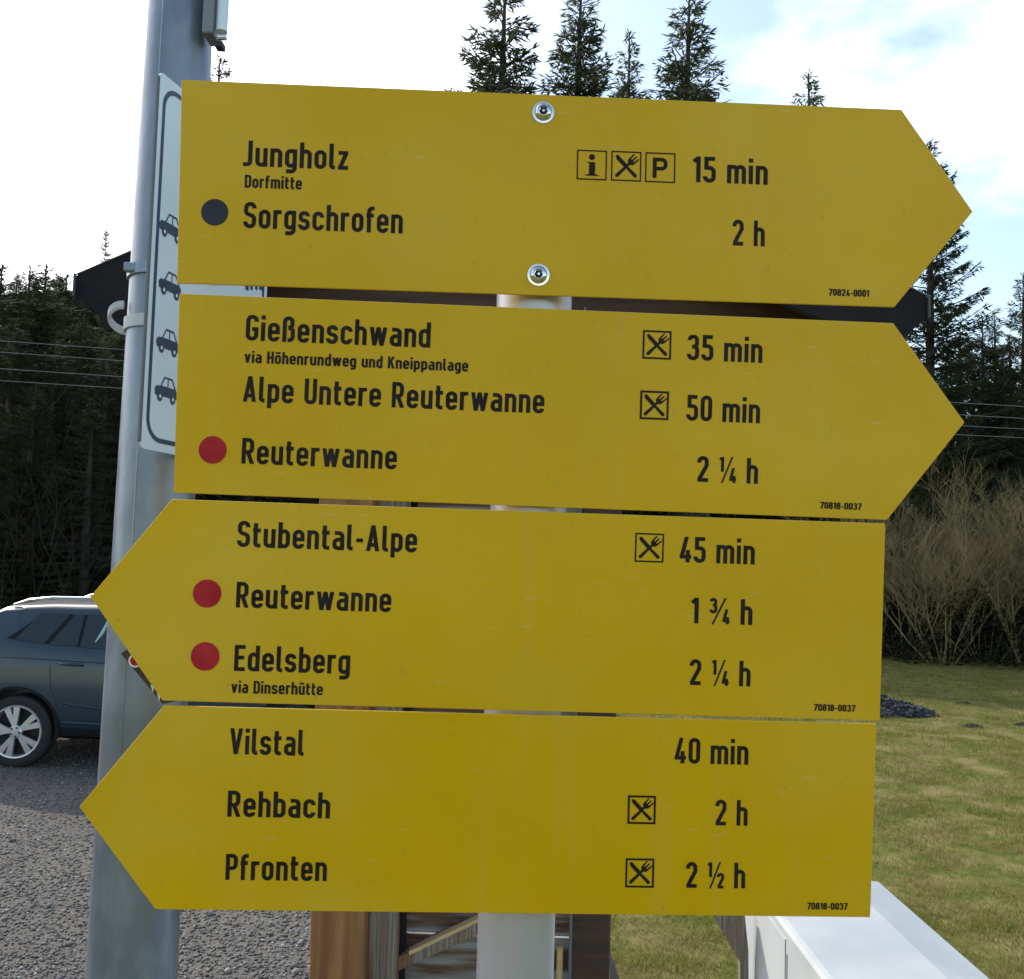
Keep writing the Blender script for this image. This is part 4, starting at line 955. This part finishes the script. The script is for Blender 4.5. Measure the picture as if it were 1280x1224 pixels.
sign(s3, [('Stubental-Alpe', 296.6, 683.5, 520.8, 32.5), ('Reuterwanne', 294.9, 759.4, 488.5, 32), ('Edelsberg', 292.5, 838.5, 437, 32.3), ('via Dinserhütte', 289, 866, 403.2, 15.5), ('45 min', 849, 702.7, 943, 32), ('1 ¾ h', 863.5, 779, 940, 32), ('2 ¼ h', 861.7, 856, 937.6, 32), ('70818-0037', 1017.2, 888.3, 1068.8, 8.3)],
     [(259, 742, 17.8, M['red']), (256.6, 820.5, 18, M['red'])], [('X', 792.7, 666, 830.7, 703.5, 1.5)], [],
     'yellow hiking sign pointing left, third from the top, reading Stubental-Alpe and Edelsberg')
sign(s4, [('Vilstal', 286.7, 942.7, 379.3, 32.5), ('Rehbach', 284.2, 1020.8, 412, 32.5), ('Pfronten', 281.8, 1099.8, 408, 32.5), ('40 min', 842.7, 954, 935, 32), ('2 h', 893.8, 1031.5, 934, 32), ('2 ½ h', 857.3, 1109.5, 931, 32), ('70818-0037', 1009, 1136.6, 1059, 8.2)],
     [], [('X', 783.5, 993.5, 820.6, 1031, 2.0), ('X', 780.7, 1072.5, 818.5, 1110, 1.9)], [],
     'lowest yellow hiking sign pointing left, reading Vilstal, Rehbach and Pfronten')
print('TEXT', TXT)
# dark sticker covered plate whose edge shows under the tip of the third sign
q = [(152, 816), (160, 811), (214, 876), (205, 879), (200, 880)]
c = [PL(x, y, .012) for x, y in [(151, 817), (160, 811), (240, 860), (240, 873), (203, 880)]]
cc_ = sum(c, Vector())/5; st = thing('small_dark_plate', 'small dark brown plate with a red ring showing under the tip of the third sign', 'plate', cc_)
M['brownprint'] = mat('dark_brown_print', (.035, .018, .02), .5, c2=(.06, .03, .03), scale=60)
MB().prism(c, PN*.002).build('panel', M['brownprint'], st)
def pring(cx, cy, r0, r1, m_, name):
    n = 24; vs = [PL(cx+r0*math.cos(6.283*i/n), cy+r0*math.sin(6.283*i/n), .0112) for i in range(n)]+[PL(cx+r1*math.cos(6.283*i/n), cy+r1*math.sin(6.283*i/n), .0112) for i in range(n)]
    MB().add(vs, [(i, (i+1) % n, n+(i+1) % n, n+i) for i in range(n)]).build(name, m_, st)
pring(169, 826, 8.5, 6.5, M['white'], 'white_ring'); pring(169, 826, 6.4, 2, M['red'], 'red_ring')
for a in ((188, 856, 191, 866, 193, 858), (196, 866, 199, 877, 201, 868)):
    MB().add([PL(a[0], a[1], .0112), PL(a[2], a[3], .0112), PL(a[4], a[5], .0112)], [(0, 1, 2)]).build('white_mark', M['white'], st)
